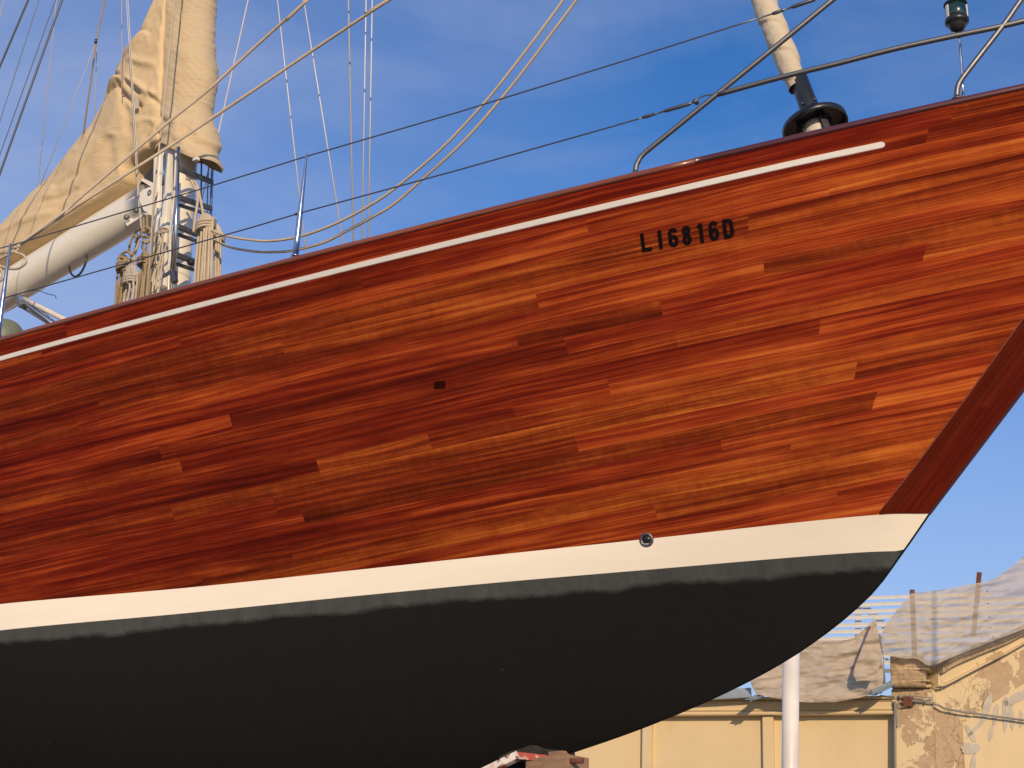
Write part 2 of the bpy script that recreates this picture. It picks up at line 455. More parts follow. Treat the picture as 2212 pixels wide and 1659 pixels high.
# plaster
def plaster(name, peel):
    t = NT(name); o = t.obj()
    n = t.noise(o, .9, 6, .65); n2 = t.noise(o, 6, 6, .7)
    c = t.mix(t.ramp(n, [(.3, 0.), (.75, 1.)]), (.69, .54, .31, 1), (.61, .475, .27, 1))
    stv = t.noise(t.map(o, (1.5, 1.5, .18)), 2.2, 5, .6)
    c = t.mix(t.ramp(stv, [(.52, 0.), (.75, .4)]), c, (.58, .43, .25, 1))
    h = t.math('MULTIPLY', n2, .25)
    if peel:
        big = t.noise(o, .75, 3, .5, .3); ed = t.noise(o, 3.2, 7, .72, .5)
        s = t.math('MULTIPLY_ADD', big, 1.1, t.math('MULTIPLY', ed, .75))
        lo = {1: 1.06, 2: .96, 3: .70}[peel]
        f = t.ramp(t.math('SUBTRACT', s, lo - .5), [(.5, 0.), (.525, 1.)])
        under = t.mix(t.ramp(n2, [(.3, 0.), (.7, 1.)]), (.40, .27, .155, 1), (.50, .37, .22, 1))
        if peel == 3: under = t.mix(t.ramp(t.noise(o, 5, 6, .8), [(.4, 0.), (.65, 1.)]), (.30, .20, .11, 1), (.50, .38, .23, 1))
        c = t.mix(f, c, under)
        vo = t.n('TexVoronoi', feature='DISTANCE_TO_EDGE'); vo.inputs['Scale'].default_value = 3.6
        dn = t.n('TexNoise'); dn.inputs['Scale'].default_value = 2; t.l(o, dn.inputs[0])
        av = t.n('VectorMath', operation='ADD'); t.l(o, av.inputs[0]); t.l(dn.outputs[1], av.inputs[1]); t.l(av.outputs[0], vo.inputs['Vector'])
        cr = t.ramp(vo.outputs[0], [(.0, 1.), (.025, 0.)])
        cm = t.ramp(t.noise(o, .8, 3, .5), [(.45, 0.), (.55, .8)])
        crk = t.math('MULTIPLY', cr, cm); c = t.mix(crk, c, (.28, .19, .11, 1))
        h = t.math('SUBTRACT', h, t.math('ADD', t.math('MULTIPLY', f, .8), crk))
    t.set(Base_Color=c, Roughness=.9); t.bump(h, .6, .02); M[name] = t.m
plaster('plaster', 0); plaster('plaster_peeling', 2); plaster('plaster_some', 1); plaster('plaster_raw', 3)
simple('plaster_patch', (.52, .46, .36, 1), .9, var=.4, vscale=8)

def net(name, a, lo, hi):
    t = NT(name); o = t.obj()
    n = t.noise(t.map(o, (1, 1, 2.2)), 1.4, 6, .6, 1.0); wv = t.noise(t.map(o, (.8, .8, 3)), 2.6, 5, .65, 2.0)
    c = t.mix(t.ramp(n, [(.3, 0.), (.75, 1.)]), a, tuple(x * .78 for x in a[:3]) + (1,))
    t.set(Base_Color=c, Roughness=.75, Alpha=t.ramp(wv, [(.25, lo), (.75, hi)]))
    t.bump(wv, .2, .03); M[name] = t.m
net('netting', (.50, .41, .30, 1), .93, .99)
net('netting_thin', (.50, .43, .34, 1), .64, .84)

# ------------------------------------------------------------------ ground (never in view, but the light bounces off it)
t = NT('yard_concrete'); o = t.obj()
n = t.noise(o, .5, 6, .6); n2 = t.noise(o, 12, 5, .6)
t.set(Base_Color=t.mix(t.ramp(n, [(.3, 0.), (.7, 1.)]), (.30, .28, .25, 1), (.22, .21, .19, 1)), Roughness=.9); t.bump(n2, .3, .01)
g = link('ground', ([V((-900, -900, 0)), V((900, -900, 0)), V((900, 900, 0)), V((-900, 900, 0))], [(0, 1, 2, 3)]), t.m, smooth=False)
tag(g, 'grey concrete yard surface under the yacht', kind='structure')

# ------------------------------------------------------------------ the yacht
yacht = thing('sailing_yacht', 'varnished mahogany sailing yacht with cream waterline stripe and black bottom, standing ashore', 'sailing yacht')

NP = 22.0
def _sheer_y(x): return smooth_table([(-200, 785), (15, 723), (321, 636), (548, 575.5), (991, 462.6), (1327, 380), (1499, 340), (1839, 262), (2212, 178), (2400, 134)], x)
FAM = []       # strake lines measured on the photograph, carried onto the hull as z(s)
for jj in (5.5, 11, 16.5, 22):
    pts = []
    for x in list(range(-60, 1500, 110)) + list(range(1500, 2300, 45)):
        ys = _sheer_y(x); y = ys + (1430 - .19 * x - ys) * jj / NP
        p = hit(x, y)
        if p is None: continue
        a_, b_, c_ = loc(p)
        if -.35 < c_ < zsh(a_) and a_ > sin_(c_) - .05: pts.append((a_, c_))
    cf = sorted(pts); lo_, hi_ = cf[0][0], cf[-1][0]
    FAM.append((jj, cf, lo_, hi_))
def _fam(f, s):
    jj, cf, lo_, hi_ = f; q = min(max(s, lo_), hi_); v = smooth_table(cf, q)
    if s > q: v += (s - q) * (smooth_table(cf, q) - smooth_table(cf, q - .3)) / .3 * math.exp(-(s - q) / 5)
    if s < q: v += (s - q) * (smooth_table(cf, q + .12) - smooth_table(cf, q)) / .12
    return v
def _knots(s): return [(0.0, zsh(s))] + [(f[0], _fam(f, s)) for f in FAM]
def seam_z(s, j): return smooth_table(_knots(s), j)
def row_of(s, z):
    K = _knots(s); T = sorted((b, a) for a, b in K); return interp(T, z)

SG = [i * .02 for i in range(30)] + [.6 + i * .05 for i in range(210)]
SG += [11.1 + i * .3 for i in range(24)]
def s_from(S, z): return S + sin_(z) * math.exp(-S / .55)
# boards: butt joints per strake, some measured on the photograph
joints = {}
meas = [(495, 915), (685, 990), (1100, 872), (1243, 958), (1428, 684), (1607, 470), (1768, 706), (1858, 815), (652, 1107), (218, 893), (1165, 650), (775, 598), (1425, 1108), (585, 1085), (1110, 725), (1280, 500), (620, 1178), (1640, 585), (1308, 832), (1215, 735), (345, 985), (930, 950), (1998, 530), (1560, 960)]
NR = 34
for x, y in meas:
    q = hitsz(x, y)
    joints.setdefault(int(row_of(*q)), []).append(q[0])
boards = {}
rb = random.Random(11)
for j in range(NR):
    js = sorted(joints.get(j, []))
    s = rb.uniform(-2.0, 1.0); full = []
    if js:
        full = list(js); s = js[-1] + rb.uniform(4.5, 7.5); a = js[0] - rb.uniform(3.5, 6)
        while a > -2: full.append(a); a -= rb.uniform(2.5, 4)
    while s < 19: full.append(s); s += rb.uniform(4.5, 8)
    boards[j] = sorted(full)
tones = {}
want = {(2080, 240, -1): .95, (495, 915, -1): .82, (495, 915, 1): .20, (685, 990, -1): .22, (685, 990, 1): .80, (1428, 684, -1): .15, (1428, 684, 1): .62, (1243, 958, 1): .85, (1243, 958, -1): .35,
        (1858, 815, -1): .85, (1858, 815, 1): .3, (652, 1107, -1): .55, (652, 1107, 1): .12, (1607, 470, -1): .68, (1607, 470, 1): .25, (1768, 706, 1): .62, (1768, 706, -1): .35, (1100, 872, 1): .78, (1100, 872, -1): .2}
def S_of(s, z):
    a, b = -1.0, 25.0
    for _ in range(40):
        m_ = (a + b) / 2
        if s_from(m_, max(z, 0)) < s: a = m_
        else: b = m_
    return a
for j in list(boards):
    boards[j] = [q if q > 3 else S_of(q, max(0, seam_z(q, j + .5))) for q in boards[j]]
def board_id(j, s):
    k = 0
    for q in boards.get(j, []):
        if s > q: k += 1
    return j, k
for (x, y, sd_), tn in want.items():
    s, z = hitsz(x, y); j = int(row_of(s, z)); tones[board_id(j, S_of(s, z) - .08 * sd_)] = tn
def board_col(key):
    r = random.Random(key[0] * 131 + key[1] * 17 + 5)
    a = r.random(); bq = r.random(); c = r.random()
    if key[0] <= 1 or 100 <= key[0] <= 101: a = .30 + .25 * a
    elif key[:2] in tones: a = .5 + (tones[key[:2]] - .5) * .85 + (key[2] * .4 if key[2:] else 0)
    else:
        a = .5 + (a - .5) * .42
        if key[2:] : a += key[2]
    return (a, bq, c, 1)
def topside(side):
    vs, fs, uvs, cols, idx = [], [], [], [], {}
    SUB = 3
    rows = [k / SUB for k in range(NR * SUB + 1)]
    def vert(ci, ri):
        key = (ci, ri)
        if key in idx: return idx[key]
        k0 = key
        S = SG[ci]; j = rows[ri]
        z = seam_z(S, j)
        for _ in range(6):
            s = s_from(S, max(z, 0)); z = seam_z(s, j)
        zc_ = max(z, 0.0)
        if z < 0:
            s = s_from(S, 0); key = (ci, 'foot')
            if key in idx: idx[k0] = idx[key]; return idx[key]
            idx[k0] = len(vs)
        b = hb(s, zc_)
        idx[key] = len(vs); vs.append(W(s, side * b, zc_)); uvs.append((s * 1.0, row_of(s, zc_) if z >= 0 else row_of(s, 0))); meta.append((s, z))
        return idx[key]
    meta = []
    for ri in range(len(rows) - 1):
        for ci in range(len(SG) - 1):
            q = [vert(ci, ri), vert(ci + 1, ri), vert(ci + 1, ri + 1), vert(ci, ri + 1)]
            if all(meta[k][1] <= 1e-4 for k in q[:2]) : continue
            q = [k for n_, k in enumerate(q) if k not in q[:n_]]
            if len(q) < 3: continue
            if side < 0: q = q[::-1]
            fs.append(tuple(q))
            sm = (SG[ci] + SG[ci + 1]) / 2
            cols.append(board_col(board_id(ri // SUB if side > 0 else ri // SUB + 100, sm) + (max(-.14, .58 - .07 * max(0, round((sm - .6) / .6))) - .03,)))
    o = link('topside_planking', (vs, fs), M['mahogany'], yacht, uvs=uvs)
    ca = o.data.color_attributes.new('board', 'FLOAT_COLOR', 'CORNER')
    for p_, c in zip(o.data.polygons, cols):
        for li in p_.loop_indices: ca.data[li].color = c
    return o
topside(1); o = topside(-1)

# stem
def stem_side(side):
    rows = []; uvs = []
    zt = ztop(-2.1)
    for i in range(61):
        z = zt * 1.0 * i / 60; row = []
        for k in range(9):
            f = k / 8; s = sstem(z) + STEMW * f
            b0 = .02; b1 = hb(sin_(z), z) + .004
            b = b0 + (b1 - b0) * (1 - (1 - f) ** 1.25)
            zz = min(z, ztop(s) - .001)
            row.append(W(s, side * b, zz)); uvs.append((z * 1.2, f * 3.3 + 40))
        rows.append(row)
    v, f = grid_data(rows)
    if side > 0: f = [q[::-1] for q in f]
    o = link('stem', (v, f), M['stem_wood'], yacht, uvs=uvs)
    ca = o.data.color_attributes.new('board', 'FLOAT_COLOR', 'CORNER')
    for p_ in o.data.polygons:
        k = int(uvs[p_.vertices[0]][1]) * 3 + int((uvs[p_.vertices[0]][0] + int(uvs[p_.vertices[0]][1]) * .6) / 1.1)
        c = board_col((k, 3))
        for li in p_.loop_indices: ca.data[li].color = c
stem_side(1); stem_side(-1)
# nose of the stem joining the two sides
v, f = grid_data([[W(sstem(z) - .004 * (1 - abs(k)), .02 * k, z) for k in (-1, -.5, 0, .5, 1)] for z in [ztop(-2.1) * i / 60 for i in range(61)]])
link('stem_face', (v, f), M['rail_purple'], yacht)
# light edge strip where the planking lands on the stem
P = [hull(sin_(z) + .004, z, .003) for z in [.01 + 2.05 * i / 40 for i in range(41)]]
link('rabbet_bead', tube_data(P, .005, 5), M['rail_brown'], yacht)

# boot stripe & bottom
ZBOOT = []
for x, y in [(1953, 1190), (1700, 1206), (1400, 1232), (1106, 1254), (800, 1285), (400, 1324), (0, 1362)]:
    p = hit(x, y) if x != 1953 else cp(x, y)
    s, b, z = loc(p); ZBOOT.append((s, z))
print('BOOT', [(round(a, 2), round(b, 3)) for a, b in ZBOOT])
zbc = polyfit([q for q in ZBOOT], 2)
def zboot(s): return poly(zbc, min(s, 8.5)) if s > .18 else ZBOOT[0][1]
SB = [0.0] + [.0125 * 1.35 ** i for i in range(1, 8)]; SB = [0, .02, .05, .09, .13, .17, .21, .26, .32, .4, .5] + [.6 + .1 * i for i in range(105)] + [11.1 + .4 * i for i in range(18)]
def bottom(side):
    # boot
    rows, uvs = [], []
    for s in SB:
        zl = max(zboot(s), keel(s)); row = []
        for k in range(9):
            z = zl * k / 8; b = hb(s, z) if k else (bw(s) if s > 0 else .012)
            row.append(W(s, side * max(b, .012), z)); uvs.append((s, z))
        rows.append(row)
    v, f = grid_data(rows); f = f if side > 0 else [q[::-1] for q in f]
    link('boot_stripe', (v, f), M['boot_cream'], yacht, uvs=uvs)
    rows, uvs = [], []
    for s in SB:
        zk = keel(s); zl = max(zboot(s), zk); row = []
        for k in range(41):
            f_ = (k / 40) ; f_ = 1 - (1 - f_) ** 1.5
            z = zl + (zk - zl) * f_; b = hb(s, z + 1e-5)
            row.append(W(s, side * max(b, .012), z)); uvs.append((s, (zl - z) * 1.0))
        rows.append(row)
    v, f = grid_data(rows); f = f if side > 0 else [q[::-1] for q in f]
    link('bottom', (v, f), M['antifouling'], yacht, uvs=uvs)
bottom(1); bottom(-1)
v, f = grid_data([[W(s, b_, keel(s) if s > .0 else 0) for b_ in (-.013, .013)] for s in SB])
link('keel_strip', (v, f), M['antifouling'], yacht, uvs=[(0, 2)] * len(v))
# ballast keel
kv, kf = [], []
KP = [(3.75, -1.4), (4.6, -3.3), (8.2, -3.55), (8.6, -1.4)]
rows = []
for i in range(21):
    c = i / 20; row = []
    for k in range(13):
        h = k / 12; s0 = KP[0][0] + (KP[1][0] - KP[0][0]) * h; s1 = KP[3][0] + (KP[2][0] - KP[3][0]) * h
        z = (-1.2) + (-3.4 + 1.2) * h; th = .17 * 2.6 * (math.sqrt(c) * (1 - c)) * (1 - .25 * h)
        row.append((s0 + (s1 - s0) * c, th, z))
    rows.append(row)
for sd_ in (1, -1):
    v, f = grid_data([[W(a, b * sd_, c) for a, b, c in r] for r in rows]); kv_ = (v, f if sd_ > 0 else [q[::-1] for q in f])
    link('ballast_keel', kv_, M['antifouling'], yacht, uvs=[(q[0], 2.0) for r in rows for q in r])

# cap rail (two timbers of different tone scarfed at the pulpit foot) and deck
s_scarf = loc(rail_pt(1499, 340, -.012))[0]
def caprail(sa, sb, mat, side, n=60):
    prof = [(-.085, 0), (-.085, CAP - .006), (-.079, CAP), (.004, CAP), (.012, CAP - .008), (.0135, .006), (.009, 0), (.004, -.003)]
    vs, fs, uvs = [], [], []
    for i in range(n + 1):
        s = sa + (sb - sa) * i / n; z = zsh(s)
        for k, (a, b) in enumerate(prof): vs.append(W(s, side * max(bsh(s) + a, .0), z + b)); uvs.append((s, k * .03))
    m_ = len(prof)
    for i in range(n):
        for k in range(m_):
            a, b = i * m_ + k, i * m_ + (k + 1) % m_; q = (a, b, b + m_, a + m_); fs.append(q if side < 0 else q[::-1])
    fs.append(tuple(range(m_))); fs.append(tuple(n * m_ + k for k in range(m_)))
    link('cap_rail', (vs, fs), M[mat], yacht, uvs=uvs)
for sd_ in (1, -1):
    caprail(-2.27, s_scarf, 'rail_purple', sd_); caprail(s_scarf, 18.3, 'rail_brown', sd_, 90)
rows = []
for i in range(60):
    s = -1.75 + 19.95 * i / 59; bb = max(hb(s, zsh(s) - .2) - .02, .01); rows.append([W(s, bb * k / 5, zsh(s) - .22 + .05 * (1 - (k / 5) ** 2)) for k in range(-5, 6)])
v, f = grid_data(rows); link('deck', (v, f), M['deck_teak'], yacht)
# transom
v, f = grid_data([[W(18.3, hb(18.3, z) * k / 4, z) for k in range(-4, 5)] for z in [-.2 + (zsh(18.3) + .2) * i / 8 for i in range(9)]])
link('transom', (v, f), M['rail_brown'], yacht)

# cove stripe
CV = [(0, 775), (224, 713.5), (480, 648), (784, 568), (991, 524.5), (1327, 438.5), (1583, 384), (1727, 350.5), (1912, 311)]
cz = [hitsz(x, y) for x, y in CV]; czc = polyfit(cz, 3); s_a = cz[-1][0]; s_b = 10.5
def cove(side):
    rows = []; n = 150
    for i in range(n + 1):
        f_ = i / n; s = s_a + (s_b - s_a) * f_ ** 1.6; z0 = poly(czc, s) if s < cz[0][0] else poly(czc, cz[0][0]) + (s - cz[0][0]) * (poly(czc, cz[0][0]) - poly(czc, cz[0][0] - .1)) * 10
        hw = .0165 * min(1, math.sqrt(max(0, (s - s_a + .0002) / .016)) if s - s_a < .016 else 1)
        wob = .0012 * noise.noise(V((s * 9, 0, 0)))
        rows.append([W(s, side * (hb(s, z0 + q * hw) + .0035 * (1 if abs(q) < .9 else .1)), z0 + q * hw + (wob if q < 0 else -wob)) for q in (-1, -.85, 0, .85, 1)])
    v, f = grid_data(rows); link('cove_stripe', (v, f if side < 0 else [q[::-1] for q in f]), M['cove_white'], yacht, smooth=False)
cove(1); cove(-1)

# registration number: strokes in a letter box of height 1
def arc(cx, cy, rx, ry, a0, a1, n=14): return [(cx + rx * math.cos(math.radians(a0 + (a1 - a0) * i / n)), cy + ry * math.sin(math.radians(a0 + (a1 - a0) * i / n))) for i in range(n + 1)]
SW = .19
def glyph(ch, w):
    h = SW / 2; r = (w - SW) / 2; c = w / 2
    if ch == 'L': return [[(h, 1), (h, 0)], [(h, h), (w, h)]]
    if ch == 'I': return [[(c, 1), (c, 0)]]
    if ch == '1': return [[(w - h, 1), (w - h, 0)], [(w - h - .01, .93), (w - h - .16, .80)]]
    if ch == '6': return [arc(c, .5 - .18, r, .32 - h, 0, 360, 24), arc(c, 1 - h - r * .95, r, r * .95, 15, 180, 12) + [(h, .5), (h, .32)]]
    if ch == '8': return [arc(c, .28, r, .28 - h, 0, 360, 24), arc(c, .755, r * .92, .245 - h, 0, 360, 24)]
    if ch == 'D': return [[(h, 0), (h, 1)], [(h, 1 - h), (c, 1 - h)] + arc(c - .02, 1 - h - r, r + .02, r, 90, 0, 8)[0:] + arc(c - .02, h + r, r + .02, r, 0, -90, 8) + [(h, h)]]
GL = [('L', 600, 690), ('I', 752, 793), ('6', 846, 934), ('8', 968, 1052), ('1', 1100, 1158), ('6', 1211, 1300), ('D', 1338, 1432)]
parts = []
def numpt(cx_, h):   # cx_ in crop px along the baseline, h 0..1
    x0 = 625.0; bx = 1388.7 + (cx_ - x0) * .24; by = 545.2 - (cx_ - x0) * .24 * .161
    hx, hy = -5.0, -40.0 - .002 * (cx_ - x0)
    p = hit(bx + hx * h, by + hy * h); return p
for ch, a, b in GL:
    Hc = 167.0; w = (b - a) / Hc
    a2 = a + 25
    for st in glyph(ch, w):
        pts = st
        # resample long straights
        fine = []
        for (x0, y0), (x1, y1) in zip(pts, pts[1:]):
            L = math.hypot(x1 - x0, y1 - y0); n = max(1, int(L / .08))
            for i in range(n): fine.append((x0 + (x1 - x0) * i / n, y0 + (y1 - y0) * i / n))
        fine.append(pts[-1]); rows = []
        for i, (x, y) in enumerate(fine):
            xa, ya = fine[max(i - 1, 0)]; xb, yb = fine[min(i + 1, len(fine) - 1)]
            closed = (pts[0][0] - pts[-1][0]) ** 2 + (pts[0][1] - pts[-1][1]) ** 2 < 1e-6
            if closed and i in (0, len(fine) - 1): xa, ya = fine[-2]; xb, yb = fine[1]
            dx, dy = xb - xa, yb - ya; L = math.hypot(dx, dy) or 1; nx, ny = -dy / L, dx / L
            row = []
            for q in (-1, 1):
                p = numpt(a2 + (x + nx * q * SW / 2) * Hc, y + ny * q * SW / 2); row.append(p + OUT * .007)
            rows.append(row)
        parts.append(grid_data(rows))
simple('number_paint', (.006, .003, .004, 1), .6, 0, 0); M['number_paint'].node_tree.nodes['Principled BSDF'].inputs['Specular IOR Level'].default_value = .1
link('registration_number', join(*parts), M['number_paint'], yacht, smooth=False)
# dark wood plugs let into the planking
simple('plug_light', (.20, .028, .006, 1), .5, 0, 0)
simple('plug_wood', (.030, .006, .003, 1), .8, 0, 0); M['plug_wood'].node_tree.nodes['Principled BSDF'].inputs['Specular IOR Level'].default_value = 0
for (x, y, wx, wy, mt) in ((950, 832, 26, 17, 'dark_grey'),):
    ring = [hit(x + wx / 2 * math.copysign(abs(math.cos(a)) ** .35, math.cos(a)), y + wy / 2 * math.copysign(abs(math.sin(a)) ** .35, math.sin(a)) - .16 * wx / 2 * math.cos(a)) + OUT * .0018 for a in [i * math.pi / 12 for i in range(24)]]
    c = hit(x, y) + OUT * .0018
    link('wood_plug', ([c] + ring, [(0, i + 1, (i + 1) % 24 + 1) for i in range(24)]), M['plug_wood' if wx < 30 else 'plug_light'], yacht)
# through-hull fitting
pc = hit(1397, 1166); s, b, z = loc(pc)
e1 = (hull(s + .02, z) - hull(s - .02, z)).normalized(); e2 = (hull(s, z + .02) - hull(s, z - .02)).normalized(); nn = e1.cross(e2).normalized(); nn = nn if nn.dot(OUT) > 0 else -nn
fit = link('drain_fitting', lathe_data(pc, nn, [(.048, -.004), (.048, .006), (.044, .011), (.036, .012), (.029, .008), (.027, -.002)], 32, caps=False), M['stainless'], yacht)
link('drain_bore', lathe_data(pc, nn, [(.0, .0035), (.0275, .0035), (.0275, .001)], 24, caps=False), M['black_plastic'], fit)

# ------------------------------------------------------------------ rails, stanchions, lifelines
def rp(x, y, inset=.06): return rail_pt(x, y, inset)
def rpts(L, inset=.06): return [rp(x, y, inset) for x, y in L]
def railtube(L, n, r, parent, name='tube'):
    return tube(name, rpts(L), r, M['stainless'], parent, 14, n)
pul = link('pulpit', tube_data(catmull(rpts([(1373, 378), (1373.5, 362), (1378, 350), (1390, 333), (1430, 300), (1547, 205), (1680, 97), (1803, -4), (1920, -100)]), 60), .0165, 14), M['stainless'], yacht)
railtube([(1551, 204), (1687, 167), (1810, 137), (1927, 107), (2050, 80), (2167, 56), (2260, 33)], 40, .0165, pul, 'lower_rail')
railtube([(2067, 220), (2067, 203), (2069, 188), (2076, 173), (2100, 141), (2167.6, 54), (2205.6, 0), (2290, -120)], 50, .0165, pul, 'brace')
# forward part of the pulpit, just outside the frame
nose, nosel = W(-2.25, 0, ztop(-2.2) + .80), W(-2.22, 0, ztop(-2.2) + .42)
for nm_, a_, b_ in (('top_rail', rail_pt(1920, -100, .06), nose), ('top_rail', rail_pt(2290, -120, .06), nose), ('lower_rail', rail_pt(2260, 33, .06), nosel), ('nose_post', W(-2.12, 0, ztop(-2.1) - .05), nose)):
    link(nm_, tube_data([a_, a_.lerp(b_, .5), b_], .0165, 12), M['stainless'], pul)
# weld plates and flange feet
for x, y in ((1373, 376), (2067, 214)):
    p = rp(x, y); link('foot', lathe_data(p, KK, [(.034, -.006), (.034, .0), (.022, .004), (.0175, .02)], 18), M['stainless'], pul)
hk = rpts([(1545, 203), (1525, 206), (1510, 211), (1503, 220)])
link('lifeline_hook', tube_data(catmull(hk, 14), .0055, 8), M['stainless'], pul)
def turnbuckle(a, b, n='turnbuckle'):
    """closed-body turnbuckle between two points"""
    d = (b - a); L = d.length; d.normalize()
    prof = [(.004, 0), (.009, .0), (.0115, .05 * L), (.0115, .16 * L), (.008, .2 * L), (.0095, .22 * L), (.0095, .26 * L), (.0055, .28 * L), (.0055, .42 * L), (.0095, .44 * L), (.0125, .47 * L), (.0125, .93 * L), (.0085, .96 * L), (.005, .97 * L), (.005, L)]
    return link(n, lathe_data(a, d, prof, 14), M['wire'], yacht)
LUP = rpts([(-80, 556), (21, 531), (35, 527), (442, 406), (661, 338), (991, 242), (1327, 138), (1668, 30)])
def polyline(P, n=4):
    out = []
    for a, b in zip(P, P[1:]):
        for i in range(n): out.append(a.lerp(b, i / n))
    return out + [P[-1]]
link('lifeline', tube_data(polyline(LUP), .005, 8), M['wire'], yacht)
turnbuckle(rp(1668, 30), rp(1765, -3))
LLO = rpts([(-80, 665), (7.5, 644), (548, 490), (645, 461), (991, 367), (1327, 272), (1390, 253.5)])
link('lifeline', tube_data(polyline(LLO), .005, 8), M['wire'], yacht)
turnbuckle(rp(1388, 254), rp(1497, 222))
link('shackle', lathe_data(rp(1503, 220) - OUT * .02, OUT, [(.012, 0), (.016, .003), (.016, .037), (.012, .04)], 12), M['stainless'], yacht)
def stanchion(xb, yb, xt, yt, w0, w1):
    a, b = rp(xb, yb), rp(xt, yt); st = []
    a = a - (b - a).normalized() * .02
    o = link('stanchion', lathe_data(a, b - a, [(.03, 0), (.03, .012), (w0, .014), (w0, .12), (w0 * .92, .3), (w1, (b - a).length - .01), (w1 * .7, (b - a).length)], 16), M['chrome'], yacht)
stanchion(638.5, 549, 662.6, 333, .0215, .0075)
stanchion(-4, 722, 22, 526, .0215, .0085)
# ferrule where the lower wire goes through
link('ferrule', lathe_data(rp(640, 462.5), rp(650, 459.7) - rp(640, 462.5), [(.009, -.006), (.009, .036)], 10), M['rust'], yacht)

# navigation light on the pulpit: x from 8th zoom
def nvp(u, v): return rp(1769.6 + u * .2, v * .2, .10)
nb = nvp(1500, 270); ntop = nvp(1480, -10); ax_ = KK
sc = pxm(nb) * .2   # metres per zoom px
lamp = link('navigation_light', lathe_data(nvp(1498, 345), ax_, [(r * sc, h * sc) for r, h in ((30, 0), (70, 25), (92, 70), (100, 95), (124, 105), (128, 118), (128, 150), (120, 160), (110, 165))], 32), M['black_plastic'], yacht)
gl = NT('green_lens'); gl.set(Base_Color=(.004, .028, .022, 1), Roughness=.22, Coat_Weight=1.0); gl.b.inputs['IOR'].default_value = 1.5; M['green_lens'] = gl.m
b0 = nvp(1498, 345)
link('lens', lathe_data(b0, ax_, [(112 * sc, 166 * sc), (116 * sc, 170 * sc), (116 * sc, 330 * sc), (110 * sc, 333 * sc)], 32), gl.m, lamp)
link('cap', lathe_data(b0, ax_, [(122 * sc, 326 * sc), (127 * sc, 332 * sc), (127 * sc, 348 * sc), (100 * sc, 372 * sc), (40 * sc, 384 * sc)], 32), M['black_plastic'], lamp)
for a_ in (-1, 1):
    d_ = (RT * a_ * .92 - FWD * .4).normalized()
    link('side_screen', box_data(b0 + ax_ * 248 * sc + d_ * 118 * sc, d_ * 5 * sc, ax_ * 78 * sc, d_.cross(ax_) * 20 * sc, .001), M['white_paint'], lamp)
pl = box_data(nvp(1470, 310), (nvp(1515, 300) - nvp(1425, 310)) / 2, OUT * .003, KK * 65 * sc, .002)
br = link('bracket', pl, M['stainless'], lamp)
for u_, v_ in ((1435, 280), (1497, 262), (1475, 325)):
    link('bolt', lathe_data(nvp(u_, v_) , OUT, [(12 * sc, 0), (12 * sc, 12 * sc), (6 * sc, 16 * sc)], 8), M['stainless'], br)
pole = tube('light_pole', [rail_pt(1769.6 + u * .2, v * .2, .14) for u, v in ((1508, 380), (1515, 430), (1530, 640), (1548, 900), (1556, 1100))], .0095, M['chrome'], yacht, 12)

# furler and rolled headsail
ctr = [(1649, -6), (1673, 50), (1694, 106), (1711, 152), (1725, 186)]
def cpf(x, y, b=0): return cp(x, y, b)
fa, fb = cpf(1635, -60), cpf(1747, 234)
dirf = (fb - fa).normalized()
low = cpf(1756, 262)
fur = link('furler', lathe_data(cpf(1723, 166), dirf, [(.058, 0), (.064, .004), (.064, (low - cpf(1723, 166)).length * .55), (.067, (low - cpf(1723, 166)).length * .6), (.066, (low - cpf(1723, 166)).length), (.06, (low - cpf(1723, 166)).length + .02)], 28), M['black_plastic'], yacht)
L1 = (low - cpf(1723, 166)).length
for x, y in ((1733, 223), (1759, 214)):
    link('screw', lathe_data(cpf(x, y, .080), OUT, [(.008, -.01), (.008, .004), (.004, .005)], 10), M['stainless'], fur)
# drum: two annular plates with rope between
dc = cpf(1766, 262)
dax = dirf
def ring_plate(c, ax, r0, r1, h):
    return lathe_data(c, ax, [(r0, 0), (r1 * .97, 0), (r1, h * .2), (r1, h), (r1 * .97, h * 1.2), (r0, h * 1.2), (r0, 0)], 48, caps=False)
rr_ = pxm(dc) * 70
link('drum_plate', ring_plate(low + dax * .02, dax, .03, rr_, .012), M['black_plastic'], fur)
link('drum_rim', lathe_data(low + dax * .02, dax, [(rr_ * .97, -.004), (rr_ * 1.02, .004), (rr_ * 1.025, .05), (rr_ * .98, .05), (rr_ * .96, .004)], 48, caps=False), M['black_plastic'], fur)
link('drum_spool', lathe_data(low + dax * .03, dax, [(.085, 0), (.095, .03), (.088, .05), (.097, .075), (.088, .1), (.096, .13), (.085, .17)], 28), M['rope_white'], fur)
link('drum_plate', ring_plate(low + dax * .36, dax, .03, rr_, .012), M['black_plastic'], fur)
for k in range(4):
    a = k * math.pi / 2 + .5; s_ = dax.orthogonal().normalized(); u_ = dax.cross(s_); q = s_ * math.cos(a) + u_ * math.sin(a)
    link('drum_arm', bar_data(low + q * rr_ * .5 + dax * .03, low + q * rr_ * .55 + dax * .24, .05, .012, dax.cross(q)), M['dark_grey'], fur)
link('stay_foil', tube_data([low + dax * .2, low + dax * 1.1], .02, 12), M['stainless'], fur)
